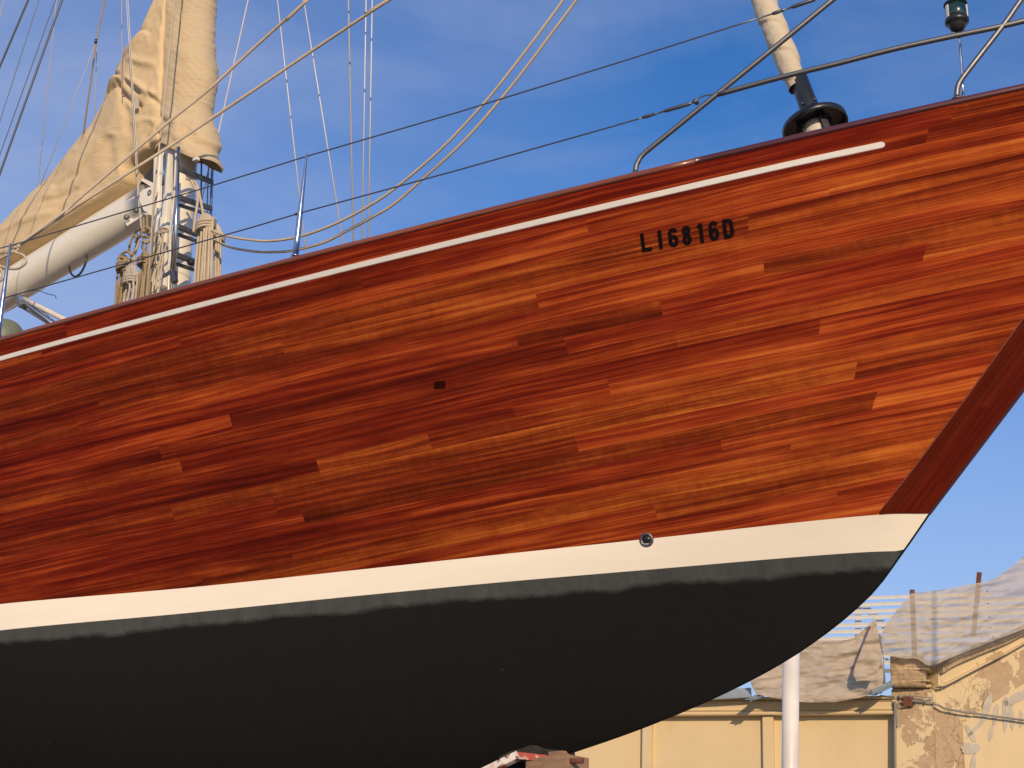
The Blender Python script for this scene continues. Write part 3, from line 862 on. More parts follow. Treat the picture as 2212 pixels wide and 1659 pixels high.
# rolled sail with spiral edge
sail_rows = []; n = 150
A0, A1 = cpf(1601, -120), cpf(1724, 190)
ln = (A1 - A0).length; s_ = dirf.orthogonal().normalized(); u_ = dirf.cross(s_); spx = pxm(A1)
for i in range(n + 1):
    f_ = i / n; row = []
    base = A0.lerp(A1, f_)
    R0 = (28 + 0 * f_) * spx if f_ < .75 else (28 - 6 * sstep(.75, 1, f_)) * spx
    for k in range(49):
        a = 2 * math.pi * k / 48
        ph = (a / (2 * math.pi) + f_ * 5.2) % 1.0
        r_ = R0 * (.88 + .17 * ph ** .8 - .03 * math.exp(-((ph - .93) / .03) ** 2)) + .0035 * noise.noise(V((math.cos(a) * 2, math.sin(a) * 2, f_ * 24 + ph * 2)))
        r_ += .004 * math.sin(a * 3 + f_ * 60) * noise.noise(V((f_ * 9, 0, a)))
        row.append(base + (s_ * math.cos(a) + u_ * math.sin(a)) * r_)
    sail_rows.append(row)
o = link('rolled_headsail', grid_data(sail_rows), M['canvas_pale'])
tag(o, 'beige rolled headsail wrapped spirally round the forestay above the black furler', 'sail')

# ------------------------------------------------------------------ mast
m0, m1 = cp(367, 620), cp(383, 358); md = (m1 - m0).normalized()
MR = 43 * pxm(m0)
mast = link('mast', lathe_data(m0 - md * .75, md, [(MR, 0), (MR, .3), (MR * .995, 6), (MR * .9, 12), (MR * .6, 20)], 40), M['cream_paint'], yacht)
# collar bands on the mast
def mpt(x, y, b=0): return cp(x, y, b)
def C5(u, v, b=0): return cp(221.2 + u * .2187, 292 + v * .2187, b)     # zoom on the mast
def C1(u, v, b=0): return cp(u * .2507, v * .2507, b)
def C2(u, v, b=0): return cp(u * .2507, 309.7 + v * .2507, b)
px = pxm(m0)
for v_ in (470, 1030, 1420):
    h = (C5(700, v_) - m0).dot(md)
    link('mast_band', lathe_data(m0 + md * h, md, [(MR + .001, 0), (MR + .006, .004), (MR + .006, .05), (MR + .001, .054)], 40, caps=False), M['cream_paint'], mast)
# sail track with luff groove on the after side
def strip(name, pts, w, h, mat, parent, b, side=None):
    P = [C5(u, v, b) for u, v in pts]; return link(name, join(*[bar_data(a, c, w, h, side or AX) for a, c in zip(P, P[1:])]), M[mat], parent)
strip('sail_track', [(560, 200), (552, 560), (520, 1560)], .07, .07, 'cream_paint', mast, .16)
strip('sail_track', [(655, 200), (640, 600), (600, 1500)], .065, .05, 'cream_paint', mast, .20)
strip('track_cover', [(585, 825), (565, 1180)], .10, .05, 'cream_paint', mast, .23)
strip('track_slot', [(608, 200), (592, 860)], .014, .01, 'dark_grey', mast, .205)
# ladder either side of the mast
def pipe(pts, b, r, parent, name='ladder_rail', mat='chrome'): return link(name, tube_data([C5(u, v, b) for u, v in pts], r, 14), M[mat], parent)
lad = pipe([(752, 120), (735, 700), (706, 1375)], .40, .016, mast, 'mast_ladder')
pipe([(712, 150), (700, 700), (682, 1370)], .36, .010, lad)
pipe([(620, 180), (598, 500)], .30, .012, lad)
pipe([(1088, 250), (1080, 480), (1070, 800), (1060, 1400)], -.30, .014, lad)
pipe([(1052, 260), (1040, 520), (1030, 1000), (1020, 1400)], -.33, .008, lad)
pipe([(1062, 260), (985, 640)], -.33, .005, lad)
pipe([(978, 260), (975, 700), (960, 1300)], -.1, .008, lad)
def rung(u0, v0, u1, v1, b0=.38, b1=-.28, w=.05):
    a, b = C5(u0, v0, b0), C5(u1, v1, b1)
    link('rung', bar_data(a, b, w, .030, V((0, 0, 1)), .008), M['rung_grey'], lad)
rung(765, 335, 1085, 465); rung(755, 615, 1075, 725); rung(755, 690, 1040, 780, .30, -.2, .03)
rung(742, 900, 1068, 1035); rung(742, 980, 1040, 1085, .30, -.2, .03)
rung(728, 1180, 1062, 1310); rung(725, 1270, 1040, 1375, .30, -.2, .03)
link('ladder_foot', join(bar_data(C5(700, 1350, .41), C5(716, 1455, .41), .05, .04, AX), bar_data(C5(600, 1395, .36), C5(690, 1345, .40), .03, .02, KK)), M['stainless'], lad)
link('winch_bracket', lathe_data(C5(900, 1270, .1), OUT, [(.03, 0), (.03, .05), (.02, .06)], 16), M['black_plastic'], mast)
# deck light on the mast
link('lamp_box', box_data(C5(925, 240, .2), AX * .03, OUT * .02, KK * .015, .004), M['white_paint'], mast)

# ------------------------------------------------------------------ boom
ba, bb = cp(322, 438, .0), cp(-330, 838, .0)
bd = (bb - ba).normalized(); BR = 43 * pxm(ba)
print('BOOM', loc(ba), loc(bb), depth(ba), depth(bb), BR, 'mast', loc(m0), MR)
side_b = (OUT - bd * OUT.dot(bd)).normalized(); up_b = bd.cross(side_b); up_b = up_b if up_b.z > 0 else -up_b
rows = []
for i in range(30):
    p = ba + bd * ((bb - ba).length * i / 29)
    rows.append([p + side_b * math.cos(a) * BR * .92 + up_b * math.sin(a) * BR * 1.02 for a in [2 * math.pi * k / 40 for k in range(41)]])
v, f = grid_data(rows); boom = link('boom', (v, f + [tuple(range(40))]), M['cream_paint'], yacht)
# gooseneck fitting
def plate(name, pts, b, th, mat, parent, f=C2):
    P = [f(u, v, b) for u, v in pts]; Q = [p - OUT * th for p in P]; n = len(P)
    fs = [tuple(range(n)), tuple(range(2 * n - 1, n - 1, -1))] + [(i, (i + 1) % n, n + (i + 1) % n, n + i) for i in range(n)]
    return link(name, (P + Q, fs), M[mat], parent, smooth=False)
gn = plate('gooseneck', [(1195, 440), (1230, 400), (1290, 375), (1330, 380), (1330, 440), (1300, 545), (1285, 600), (1240, 580), (1205, 500)], .17, .30, 'cream_paint', boom)
link('eye_bolt', lathe_data(C2(1290, 425, .17), OUT, [(.026, 0), (.03, .006), (.02, .012), (.016, .0)], 16), M['dull_steel'], gn)
plate('end_plate', [(1080, 690), (1250, 600), (1290, 598), (1290, 612), (1245, 615), (1095, 712)], .20, .4, 'cream_paint', boom)
plate('link_plate', [(1225, 295), (1330, 345), (1390, 380), (1320, 385), (1215, 320)], .10, .05, 'cream_paint', boom)
for u, v in ((1085, 635), (1168, 575)):
    link('bolt', lathe_data(C2(u, v, BR * .9), OUT, [(.028, -.02), (.028, .008), (.015, .014)], 8), M['dull_steel'], boom)
for u, v in ((1110, 690), (1140, 680), (1180, 705)):
    link('sheave', lathe_data(C2(u, v, .08), OUT, [(.03, -.1), (.03, -.05), (.022, -.03), (.03, -.01), (.03, .03)], 18), M['cream_paint'], boom)
link('sheave_box', join(bar_data(C2(1150, 690, .02), C2(1240, 625, .02), .12, .06, OUT)), M['dark_grey'], boom)
# hanging loop of hose below the boom
o = tube('cable_loop', [C2(u, v, .05) for u, v in ((745, 960), (742, 1020), (700, 1110), (650, 1148), (612, 1120), (595, 1060))], .011, M['black_plastic'], boom, 10, 30)
tube('wire_end', [C2(u, v, .05) for u, v in ((230, 1275), (330, 1270), (420, 1300), (470, 1310), (485, 1338))], .004, M['black_plastic'], boom, 6, 24)
# solid vang
va, vb = C2(160, 1320, .03), C2(560, 1640, .0)
vg = link('boom_vang', lathe_data(va, vb - va, [(.03, 0), (.045, .02), (.045, .10), (.036, .11), (.036, (vb - va).length)], 20), M['chrome'], yacht)
tube('vang_tackle', [C2(205, 1340, .10), C2(330, 1405, .10), C2(700, 1590, .08)], .026, M['rope_white'], vg, 8)
tube('vang_tackle', [C2(170, 1400, .0), C2(430, 1560, .0), C2(640, 1690, .0)], .014, M['rope_white'], vg, 8)
link('vang_fork', join(bar_data(C2(150, 1290, .02), C2(200, 1410, .05), .09, .05, OUT, .01)), M['dull_steel'], vg)
link('boom_lug', bar_data(C2(180, 1260, .0), C2(165, 1330, .02), .10, .06, OUT, .012), M['cream_paint'], boom)

# sling below the boom
sl = []
for i in range(40):
    f_ = i / 39; c = catmull([V((0, 1475, 0)), V((150, 1400, 0)), V((280, 1290, 0)), V((385, 1215, 0))], 39)[i]
    w = 42 * (1 - f_ * .55); nrm = V((.6, .8))
    sl.append([C2(c.x + nrm.x * w * q - 4, c.y - 35 + nrm.y * w * q, -.15 + .09 * math.cos(q * 1.5)) for q in (-1, -.6, -.2, .2, .6, 1)])
o = link('canvas_sling', grid_data(sl), M['canvas_panel']); tag(o, 'shaded beige canvas sling hanging under the boom at the left edge', 'sling')

# ventilator behind the rail at far left
vc = cp(8, 732, 1.2); vr = pxm(vc) * 44
o = link('deck_winch', lathe_data(vc - KK * vr * 2.0, KK, [(vr * .8, 0), (vr * .8, vr)] + [(vr * math.cos(a), vr * 2 + vr * math.sin(a)) for a in [i * math.pi / 20 for i in range(-6, 11)]], 30), M['green_cover'])
o.name = 'ventilator'; tag(o, 'rounded grey green deck ventilator peeping over the rail below the boom', 'ventilator')
dv_ = ((CAM - vc).normalized() * .55 - RT * .75 + V((0, 0, .15))).normalized()
link('vent_mouth', lathe_data(vc + dv_ * vr * .80, dv_, [(vr * .62, -.02), (vr * .62, .03), (vr * .52, .035), (vr * .5, .0), (0, -.02)], 24, caps=False), M['black_plastic'], o)

# ------------------------------------------------------------------ sail cover
CREASE = []   # (polyline, depth, width px)
def seg_d(px_, py_, a, b):
    dx, dy = b[0] - a[0], b[1] - a[1]; L = dx * dx + dy * dy
    t = max(0, min(1, ((px_ - a[0]) * dx + (py_ - a[1]) * dy) / L)) if L else 0
    return math.hypot(px_ - a[0] - dx * t, py_ - a[1] - dy * t), (px_ - a[0]) * dy - (py_ - a[1]) * dx
def k1(L): return [(a * .2507, b * .2507) for a, b in L]
CREASE = [(k1([(1150, 720), (1230, 760), (1300, 830), (1360, 880)]), -.045, 5), (k1([(1160, 780), (1200, 860), (1270, 940), (1370, 1000)]), -.07, 5), (k1([(1170, 740), (1300, 790), (1400, 850), (1480, 900)]), .05, 7),
          (k1([(1330, 340), (1400, 350), (1460, 380)]), -.03, 4), (k1([(1300, 600), (1400, 640), (1480, 640)]), .03, 7), (k1([(1210, 520), (1300, 480), (1420, 380)]), .03, 8),
          (k1([(1040, 590), (1120, 540), (1230, 330)]), -.03, 4), (k1([(1000, 740), (1060, 690), (1140, 700)]), -.05, 4), (k1([(960, 850), (1060, 760), (1130, 720)]), .05, 6), (k1([(900, 960), (1000, 850), (1060, 820), (1150, 800)]), -.05, 4),
          (k1([(1200, 880), (1260, 1060), (1290, 1250), (1250, 1460)]), -.03, 6), (k1([(1440, 860), (1500, 960), (1560, 990)]), -.03, 5), (k1([(1320, 1150), (1400, 1120), (1500, 1130)]), .02, 6),
          (k1([(600, 1659), (800, 1560), (1050, 1330), (1100, 1270)]), -.035, 6), (k1([(1160, 1250), (1180, 1500), (1200, 1640)]), .02, 5),
          (k1([(1030, 900), (1040, 1200), (1000, 1500)]), -.008, 3), (k1([(980, 900), (960, 1300)]), -.006, 3), (k1([(500, 1800), (640, 1780), (800, 1700)]), -.03, 5), (k1([(150, 2050), (400, 1950), (600, 1900)]), .03, 6), (k1([(1480, 1180), (1430, 1260), (1440, 1340)]), -.02, 4)]
def crease(x, y):
    d = 0
    for L, dep, w in CREASE:
        best = min(seg_d(x, y, a, b)[0] for a, b in zip(L, L[1:]))
        if best < w * 3: d += dep * math.exp(-(best / w) ** 2)
    return d
SEC = [((384, -110), (412, -110)), ((378, -60), (409, -60)), ((372, -30), (405, -30)), ((366, 0), (400, 0)), ((338, 45), (398, 55)), ((311, 78), (395, 100)), ((286, 105), (393, 140)), ((268, 131), (393, 180)), ((256, 155), (394, 210)), ((247, 187), (392, 240)),
       ((226, 226), (390, 270)), ((200, 273), (391, 300)), ((180, 295), (393, 322)), ((163, 315), (372, 334)), ((140, 344), (340, 352)), ((120, 370), (312, 372)), ((106, 386), (300, 405)), ((88, 402), (262, 437)),
       ((70, 420), (215, 466)), ((35, 459), (125, 520)), ((0, 497), (40, 571)), ((-50, 552), (-30, 614)), ((-110, 620), (-95, 652))]
Ls = catmull([V((a[0], a[1], 0)) for a, b in SEC], 190); Rs = catmull([V((b[0], b[1], 0)) for a, b in SEC], 190)
NS = 84; rows = []
def hfun(c):
    return (min(1, c / .42) ** .55 if c < .42 else 1.0) * (max(0, 1 - max(0, (c - .9) / .1) ** 4)) ** .5
for i in range(191):
    l, r_ = Ls[i], Rs[i]; row = []; f_ = i / 190
    Hh = .255 - .04 * sstep(.5, .75, f_)
    for k in range(NS + 1):
        th = 2 * math.pi * k / NS; c = (1 - math.cos(th)) / 2; sg = 1 if th <= math.pi else -1
        x = l.x + (r_.x - l.x) * c; y = l.y + (r_.y - l.y) * c
        h = Hh * hfun(c) * sg
        if k in (0, NS): h = 0
        p0 = V((x / 60, y / 60, 0))
        wr = .018 * noise.fractal(V((x / 46, y / 60, .3)), 1, 2, 3) * sstep(0, .2, c) if sg > 0 else 0
        wr += .008 * noise.noise(V((x / 8, y / 22, 1))) * sstep(0, .1, c) * (1 if y < 330 else .5)
        ex = crease(x, y) * sstep(0, .12, c) if sg > 0 else 0
        row.append(cp(x, y, 0) + OUT * (h + wr + ex))
    rows.append(row)
vs, fs = grid_data(rows)
cover = link('mainsail_cover', (vs, fs), M['canvas']); tag(cover, 'large tan canvas cover wrapped over mainsail, boom and lower mast', 'sail cover')
# luff sleeve round the mast, with gathered wrinkles
RE = [(-110, 456), (-30, 455.5), (0, 455), (40, 452.5), (110, 453), (140, 456.5), (175, 456), (210, 450), (240, 447), (265, 450), (285, 460), (300, 464), (330, 460), (352, 458)]
rows = []; n = 230
for i in range(n + 1):
    y = -110 + (345 + 110) * i / n; xr = smooth_table(RE, y); row = []
    mc = m0.lerp(m1, 0)
    for k in range(97):
        th = 2 * math.pi * k / 96 
        # th=0 : forward (right), 90 : towards camera
        Rb = 49 if y < 250 else 49 + 5 * sstep(250, 300, y)
        xc = xr - Rb
        yy = y
        if i == n or y > 318:
            # ragged hem: points hang down at the corners
            u_ = math.cos(th); ex = 13 * math.exp(-((u_ - .75) / .3) ** 2) - 14 * math.exp(-((u_ + .25) / .35) ** 2)
            yy = y + ex * sstep(318, 345, y)
        dx = Rb * math.cos(th); bb_ = (.235 + .02 * sstep(250, 300, y)) * math.sin(th)
        diag = yy * 1.0 + dx * -.9
        wr = .008 * (1 - abs(math.sin(diag / 5.2 + 2.2 * noise.noise(V((dx / 30, yy / 40, 5)))))) * sstep(-.35, .2, math.cos(th)) * (.5 + noise.noise(V((dx / 14, yy / 26, 2))))
        wr += .012 * noise.noise(V((dx / 20, yy / 30, 9)))
        wr += .05 * noise.noise(V((dx / 22, yy / 26, 3))) * sstep(235, 290, y)
        row.append(cp(xc + dx, yy, 0) + OUT * bb_ + (OUT * math.sin(th) * 1.0 - AX * math.cos(th)) * wr)
    rows.append(row)
link('luff_panel', grid_data(rows), M['canvas_panel'], cover)
# seam edge along the panel
tube('seam_cord', [cp(smooth_table([(-110, 397), (0, 393), (150, 391), (240, 391), (290, 394), (326, 394)], y), y, .232) for y in range(-100, 325, 12)], .004, M['canvas'], cover, 6)
plate('sail_patch', [(1165, 800), (1195, 870), (1190, 930), (1150, 945)], .30, .004, 'canvas_pale', cover, C1)
pk = plate('cover_flap', [(1140, 400), (1215, 345), (1230, 330), (1180, 400), (1140, 425)], -.02, .03, 'dark_grey', cover, C1)
plate('cover_toggle', [(1035, 850), (1070, 820), (1060, 850), (1042, 888)], .22, .01, 'dark_grey', cover, C1)
plate('cover_hem_tab', [(283, 440), (325, 395), (318, 418), (290, 448)], .05, .01, 'rail_purple', cover, C2)
# dark plate standing in for the shade in the hollow between cover and gooseneck
plate('shaded_gap', [(1192, 400), (1205, 350), (1250, 275), (1300, 210), (1352, 165), (1352, 345), (1290, 330), (1235, 300), (1208, 398)], .08, .12, 'dark_grey', cover, C2)

# ------------------------------------------------------------------ standing and running rigging
def rod(name, pts, w, mat, b, label, cat='rope', group=None, parent=None, seg=8, n=0, ext=True):
    if not isinstance(b, (list, tuple)): b = [b] * len(pts)
    P = [cp(x, y, bb_) for (x, y), bb_ in zip(pts, b)]
    r_ = w * 1.12 / 2 * pxm(P[len(P) // 2])
    if ext and pts[0][1] <= 0: P = [P[0] + (P[0] - P[1]).normalized() * 6.0] + P
    if pts[-1][0] < 0:      # carry it on down to the deck outside the frame
        d_ = (P[-1] - P[-2]).normalized(); k_ = 0
        while loc(P[-1])[2] > 1.85 and k_ < 200: P[-1] = P[-1] + d_ * .1; k_ += 1
    if n: P = catmull(P, n)
    o = link(name, tube_data(P, r_, seg), M[mat], parent)
    if parent is None: tag(o, label, cat, group)
    return o
# fixed rods and wires are parts of the yacht
for pts, w, mt, b in (([(61, 0), (0, 143), (-60, 284)], 4.2, 'wire', 1.6), ([(134, 0), (0, 374), (-40, 486)], 4.4, 'wire', 1.6),
                      ([(599.4, 0), (662.6, 560)], 2.8, 'rod_steel', 0), ([(656, 0), (744, 540)], 2.8, 'rod_steel', 0),
                      ([(790.8, 0), (781.6, 530)], 3.2, 'rod_steel', -.2), ([(804, 0), (795.4, 525)], 3.2, 'rod_steel', -.3)):
    rod('stay', pts, w, mt, b, '', parent=yacht, seg=10)
G = 'thin halyards and lines rising past the mast'
ROPES = [
 ('line', [(8, 0), (0, 37), (-20, 130)], 1.6, 'rope_grey', .2, 'thin pale line crossing the extreme upper left corner'),
 ('line', [(84, 0), (0, 261), (-30, 354)], 1.6, 'wire', 1.1, 'thin dark line between the two thick dark stays at upper left'),
 ('line', [(120, 0), (0, 333), (-30, 416)], 1.8, 'wire', 1.3, 'thin dark line running close above the second thick stay'),
 ('line', [(122, 0), (81, 408)], 1.7, 'rope_grey', .1, 'pale thin line ending on the cover at its lower left hem tab'),
 ('line', [(206, 96), (86, 404)], 1.4, 'rope_grey', .1, 'thin slanting line from the small black block down to the sail cover'),
 ('line', [(209, 92), (205, 263)], 1.5, 'rope_grey', .05, 'short thin upright line hanging from the small black block'),
 ('halyard', [(263, 0), (263, 203)], 1.9, 'rope_grey', .32, 'single thin halyard ending at the folded top of the boom cover'),
 ('halyard', [(273, 0), (285, 200), (297, 412), (304, 492)], 1.6, 'rope_white', .75, 'left line of the white pair crossing the tan cover'),
 ('halyard', [(276.5, 0), (288, 200), (300, 412), (307, 500)], 1.6, 'rope_white', .75, 'right line of the white pair crossing the tan cover'),
 ('halyard', [(377, 0), (356, 210), (333, 416), (318, 640)], 3.6, 'rope_beige', .75, 'beige halyard running down the front of the tan cover to the deck'),
 ('halyard', [(455.5, 0), (457, 330)], 1.3, 'wire', -.2, 'hair thin dark wire along the right edge of the sail cover'),
 ('halyard', [(536, 0), (468, 304), (462, 350)], 2.6, 'rope_white', -.1, 'pale slanting line meeting the bottom right corner of the sail cover'),
 ('halyard', [(752.6, 0), (763.5, 530)], 3.4, 'rope_grey', .1, 'pinkish beige upright line left of the close pair of steel stays'),
]
for nm, pts, w, mt, b, lab in ROPES: rod(nm, pts, w, mt, b, lab, 'rope', n=0, seg=7)
rod('runner_rope', [(227, 0), (208, 90), (178, 305)], 3.4, 'rope_tan', .15, 'brown rope tapering down behind the top of the boom cover', 'rope')
o = link('rope_block', box_data(cp(207, 89, .16), AX * .012, OUT * .012, KK * .024, .006), M['black_plastic']); tag(o, 'small black block on the brown rope above the boom cover', 'pulley block')
link('cheek', lathe_data(cp(207, 89, .172), OUT, [(.012, 0), (.012, .006), (.005, .008)], 12), M['dull_steel'], o)
rod('genoa_sheet', [(700, -34), (664, 0), (548, 104), (448, 196), (361, 266), (185.5, 416), (140, 456), (95, 489), (50, 521), (25, 537)], 6.0, 'rope_beige', [.5] * 3 + [.6, .8, 1.2, 1.3, 1.5, 1.6, 1.7], 'upper of two long braided ropes running diagonally from the left stanchion', 'rope', n=80)
rod('genoa_sheet', [(880, -24), (840, 0), (675, 109), (548, 195), (442, 266), (371, 313), (210.6, 416), (135, 466), (85, 500), (37, 533)], 6.0, 'rope_beige', [.4] * 3 + [.5, .6, .8, 1.2, 1.3, 1.5, 1.6], 'lower of two long braided ropes running diagonally from the left stanchion', 'rope', n=80)
rod('sagging_rope', [(440, 486), (455, 496), (491, 510), (548.5, 519), (582, 520.6), (633.6, 514), (688, 498), (750, 471), (818, 432), (869, 394), (937.5, 336), (991, 283), (1055, 212), (1103, 152), (1150, 91), (1192, 34), (1216, 0), (1300, -130)], 5.6, 'rope_beige', .35, 'upper of two sagging ropes from the mast coils towards the forestay', 'rope', n=120, ext=False)
rod('sagging_rope', [(455, 512), (470, 522), (501, 535), (548.5, 543), (586, 544.5), (633.6, 541), (698.5, 524), (750, 498.5), (801, 471), (852, 440), (913.5, 386), (991, 316), (1060, 240), (1130, 154), (1190, 74), (1245, 0), (1330, -120)], 5.6, 'rope_beige', .25, 'lower of two sagging ropes from the mast coils towards the forestay', 'rope', n=120, ext=False)
# knot of sheets at the left stanchion
kp = [(37, 533), (20, 548), (6, 556), (-10, 566), (10, 578), (38, 580), (56, 567), (52, 553), (36, 546), (22, 540), (30, 528), (40, 530), (38, 540), (25, 545), (8, 545), (-20, 555)]
o = link('sheet_knot', tube_data(catmull([rail_pt(x, y, .10) for x, y in kp], 120), .011, 8), M['rope_beige']); tag(o, 'loose knot and loop of beige rope round the left stanchion top', 'rope')
o2 = [(-30, 560), (-6, 575), (6, 590), (4, 604), (-20, 620)]
link('loop', tube_data(catmull([rail_pt(x, y, .06) for x, y in o2], 40), .011, 8), M['rope_beige'], o)

# ------------------------------------------------------------------ rope coils at the mast
def coil(name, label, mat, wraps, top, strands, r, b, rnd, spread=.05, nw=3, tops=None):
    """hank of rope: fan of bights at the top, wrap turns round the waist, strands hanging below. coordinates in the mast zoom"""
    parts = []; R_ = random.Random(rnd); (wu, wv, ww) = wraps
    t0, t1, bl, br_, bv = strands    # u range at waist, u range at bottom, v at bottom
    n = max(4, int((br_ - bl) * .2187 * px / (2.0 * r)))
    for lay in range(2):
        for i in range(n):
            f_ = (i + .5 * lay) / max(n - 1, 1); f_ = min(f_, 1)
            uu = t0 + (t1 - t0) * f_; ub = bl + (br_ - bl) * f_; jit = R_.uniform(-6, 6)
            P = [C5(wu + (f_ - .5) * ww * .35 + jit * .2, top + 18 * abs(f_ - .5) * 2, b), C5(uu + jit, (top + wv) / 2, b + .02 * math.sin(f_ * 3.1)), C5(wu + (f_ - .5) * ww * .8, wv, b + (.035 * math.sin(f_ * math.pi) if lay == 0 else -.02)),
                 C5(uu + jit * .5, wv + 70, b + (.045 * math.sin(f_ * math.pi) if lay == 0 else -.03)), C5((uu + ub) / 2 + jit, (wv + bv) / 2 + 20, b + (.05 * math.sin(f_ * math.pi) if lay == 0 else -.03) + R_.uniform(-.008, .008)), C5(ub + jit * .6, bv, b + (.05 * math.sin(f_ * math.pi) if lay == 0 else -.03))]
            parts.append(tube_data(catmull(P, 26), r * R_.uniform(.93, 1.05), 7))
    o = link(name, join(*parts), M[mat]); tag(o, label, 'rope coil', 'rope coils hung at the mast')
    wp = []
    P = []
    for i in range(nw * 20 + 1):
        a = 2 * math.pi * i / 20; h = (i / (nw * 20) - .5) * 2 * r * 2.0 * nw * .55
        c = C5(wu, wv, b) + KK * h
        P.append(c + (-AX) * (math.cos(a) * (ww / 2 * .2187 * px + r * .6)) + OUT * (math.sin(a) * .075) + KK * math.cos(a) * .018)
    link('wrap', tube_data(P, r * 1.02, 8), M[mat], o)
    return o
coil('rope_coil', 'largest pale rope coil, right of the ladder rungs', 'rope_beige', (1020, 900, 165), 770, (955, 1080, 905, 1070, 1560), .0125, .34, 1, nw=3)
coil('rope_coil', 'partly hidden rope coil right of the largest coil at the ladder', 'rope_beige', (1130, 1030, 85), 880, (1105, 1165, 1105, 1160, 1500), .012, .10, 2)
coil('rope_coil', 'leftmost tan rope coil with a knotted head below the boom end', 'rope_tan', (220, 1300, 110), 1190, (185, 270, 130, 235, 1760), .012, .30, 3)
coil('rope_coil', 'grey rope coil with three wrap turns low in front of the mast', 'rope_grey', (285, 1440, 150), 1270, (240, 340, 200, 320, 1740), .0115, .36, 4)
coil('rope_coil', 'tan rope coil beside the grey coil, wrapped under the big knot', 'rope_tan', (425, 1250, 95), 1140, (385, 450, 330, 430, 1700), .012, .32, 5)
def loops(name, label, mat, P, r, b, n=60, cat='rope'):
    o = link(name, tube_data(catmull([C5(u, v, bb_) for (u, v), bb_ in zip(P, b if isinstance(b, list) else [b] * len(P))], n), r, 8), M[mat]); tag(o, label, cat); return o
loops('bight', 'rope bight dropping from a ladder rung into the largest coil', 'rope_beige', [(830, 430), (870, 445), (905, 500), (940, 580), (935, 700), (915, 820), (900, 960)], .0125, .30, 50)
loops('bight', 'second rope bight beside it, straight down to the top of the largest coil', 'rope_beige', [(880, 455), (915, 460), (945, 530), (965, 620), (985, 720), (1000, 810)], .0125, .28, 50)
o = loops('rope_knot', 'big tan knot where halyards bunch under the gooseneck', 'rope_tan', [(340, 1020), (330, 960), (380, 920), (450, 910), (475, 960), (440, 1010), (395, 990), (385, 950), (430, 935), (470, 990), (465, 1040), (420, 1060), (400, 1000), (350, 1010), (330, 1060)], .0135, [.30, .30, .33, .33, .31, .34, .36, .34, .32, .3, .33, .36, .36, .33, .3], 120, 'knot')
loops('rope_knot', 'small tan knot at the head of the leftmost coil', 'rope_tan', [(150, 1225), (175, 1205), (215, 1215), (225, 1250), (180, 1245), (165, 1215), (195, 1170), (250, 1150), (290, 1200), (300, 1270), (260, 1320), (190, 1330)], .0135, .34, 90, 'knot')
loops('rope_loop', 'tan rope loop arching left of the big knot', 'rope_tan', [(265, 1140), (270, 1080), (300, 1010), (340, 985), (355, 1040), (330, 1110), (300, 1180), (290, 1260)], .0125, .26, 60)
loops('rope_loop', 'grey rope dropping from the big knot to the grey coil', 'rope_grey', [(365, 1040), (345, 1100), (320, 1180), (310, 1300)], .0115, .33, 30)
loops('rope_loop', 'tan hank with a small ring knot between the big knot and the coil below', 'rope_tan', [(400, 1050), (395, 1110), (420, 1160), (385, 1190), (380, 1220), (420, 1235), (440, 1190), (410, 1160), (430, 1110), (440, 1050)], .011, .34, 70)
loops('rope_loop', 'rope arch at the right of the big knot falling behind the tan halyard', 'rope_tan', [(480, 960), (515, 970), (535, 1030), (530, 1120), (500, 1200), (470, 1300)], .012, .30, 40)
loops('thin_hank', 'left long thin rope loop hung on the cream mast track', 'rope_beige', [(575, 950), (590, 920), (600, 1000), (565, 1100), (530, 1210), (540, 1270), (575, 1240), (560, 1150), (575, 1050), (575, 950)], .0085, .33, 80)
loops('thin_hank', 'right long thin rope loop hung on the cream mast track', 'rope_beige', [(610, 930), (640, 940), (650, 1030), (620, 1120), (580, 1200), (560, 1300), (540, 1420), (525, 1490), (515, 1440), (530, 1330), (590, 1270), (605, 1230), (590, 1150), (600, 1040), (610, 930)], .0085, .35, 100)
loops('thin_hank', 'turns of thin rope wrapped round the head of the mast track hank', 'rope_beige', [(560, 935), (600, 915), (650, 925), (640, 945), (565, 950), (560, 965), (620, 955), (655, 945)], .009, .36, 60)
loops('braided_line', 'white braided line running beside the chrome ladder rail', 'rope_white', [(725, 180), (715, 440), (695, 750), (670, 950), (655, 1340)], .009, .42, 50)
for k, (P, r_, mt, lb) in enumerate([([(475, 1330), (455, 1560), (440, 1660)], .013, 'rope_tan', 'straight tan fall beside the mast base'), ([(160, 1260), (140, 1480), (125, 1760)], .011, 'rope_tan', 'single tan fall left of the leftmost coil'),
        ([(545, 560), (500, 800), (470, 1250), (430, 1660)], .010, 'rope_beige', 'thin beige fall behind the halyard at the gooseneck'), ([(405, 770), (410, 960)], .011, 'rope_tan', 'short brown line leaving the boom sheaves downwards'), ([(440, 785), (445, 930)], .010, 'rope_tan', 'short brown line next to it, nearer the mast'), ([(600, 1200), (570, 1400), (545, 1640)], .009, 'rope_beige', 'thin line reaching the rail left of the ladder foot')]):
    loops('rope_fall', lb, mt, P, r_, .31 + .01 * k, 20)

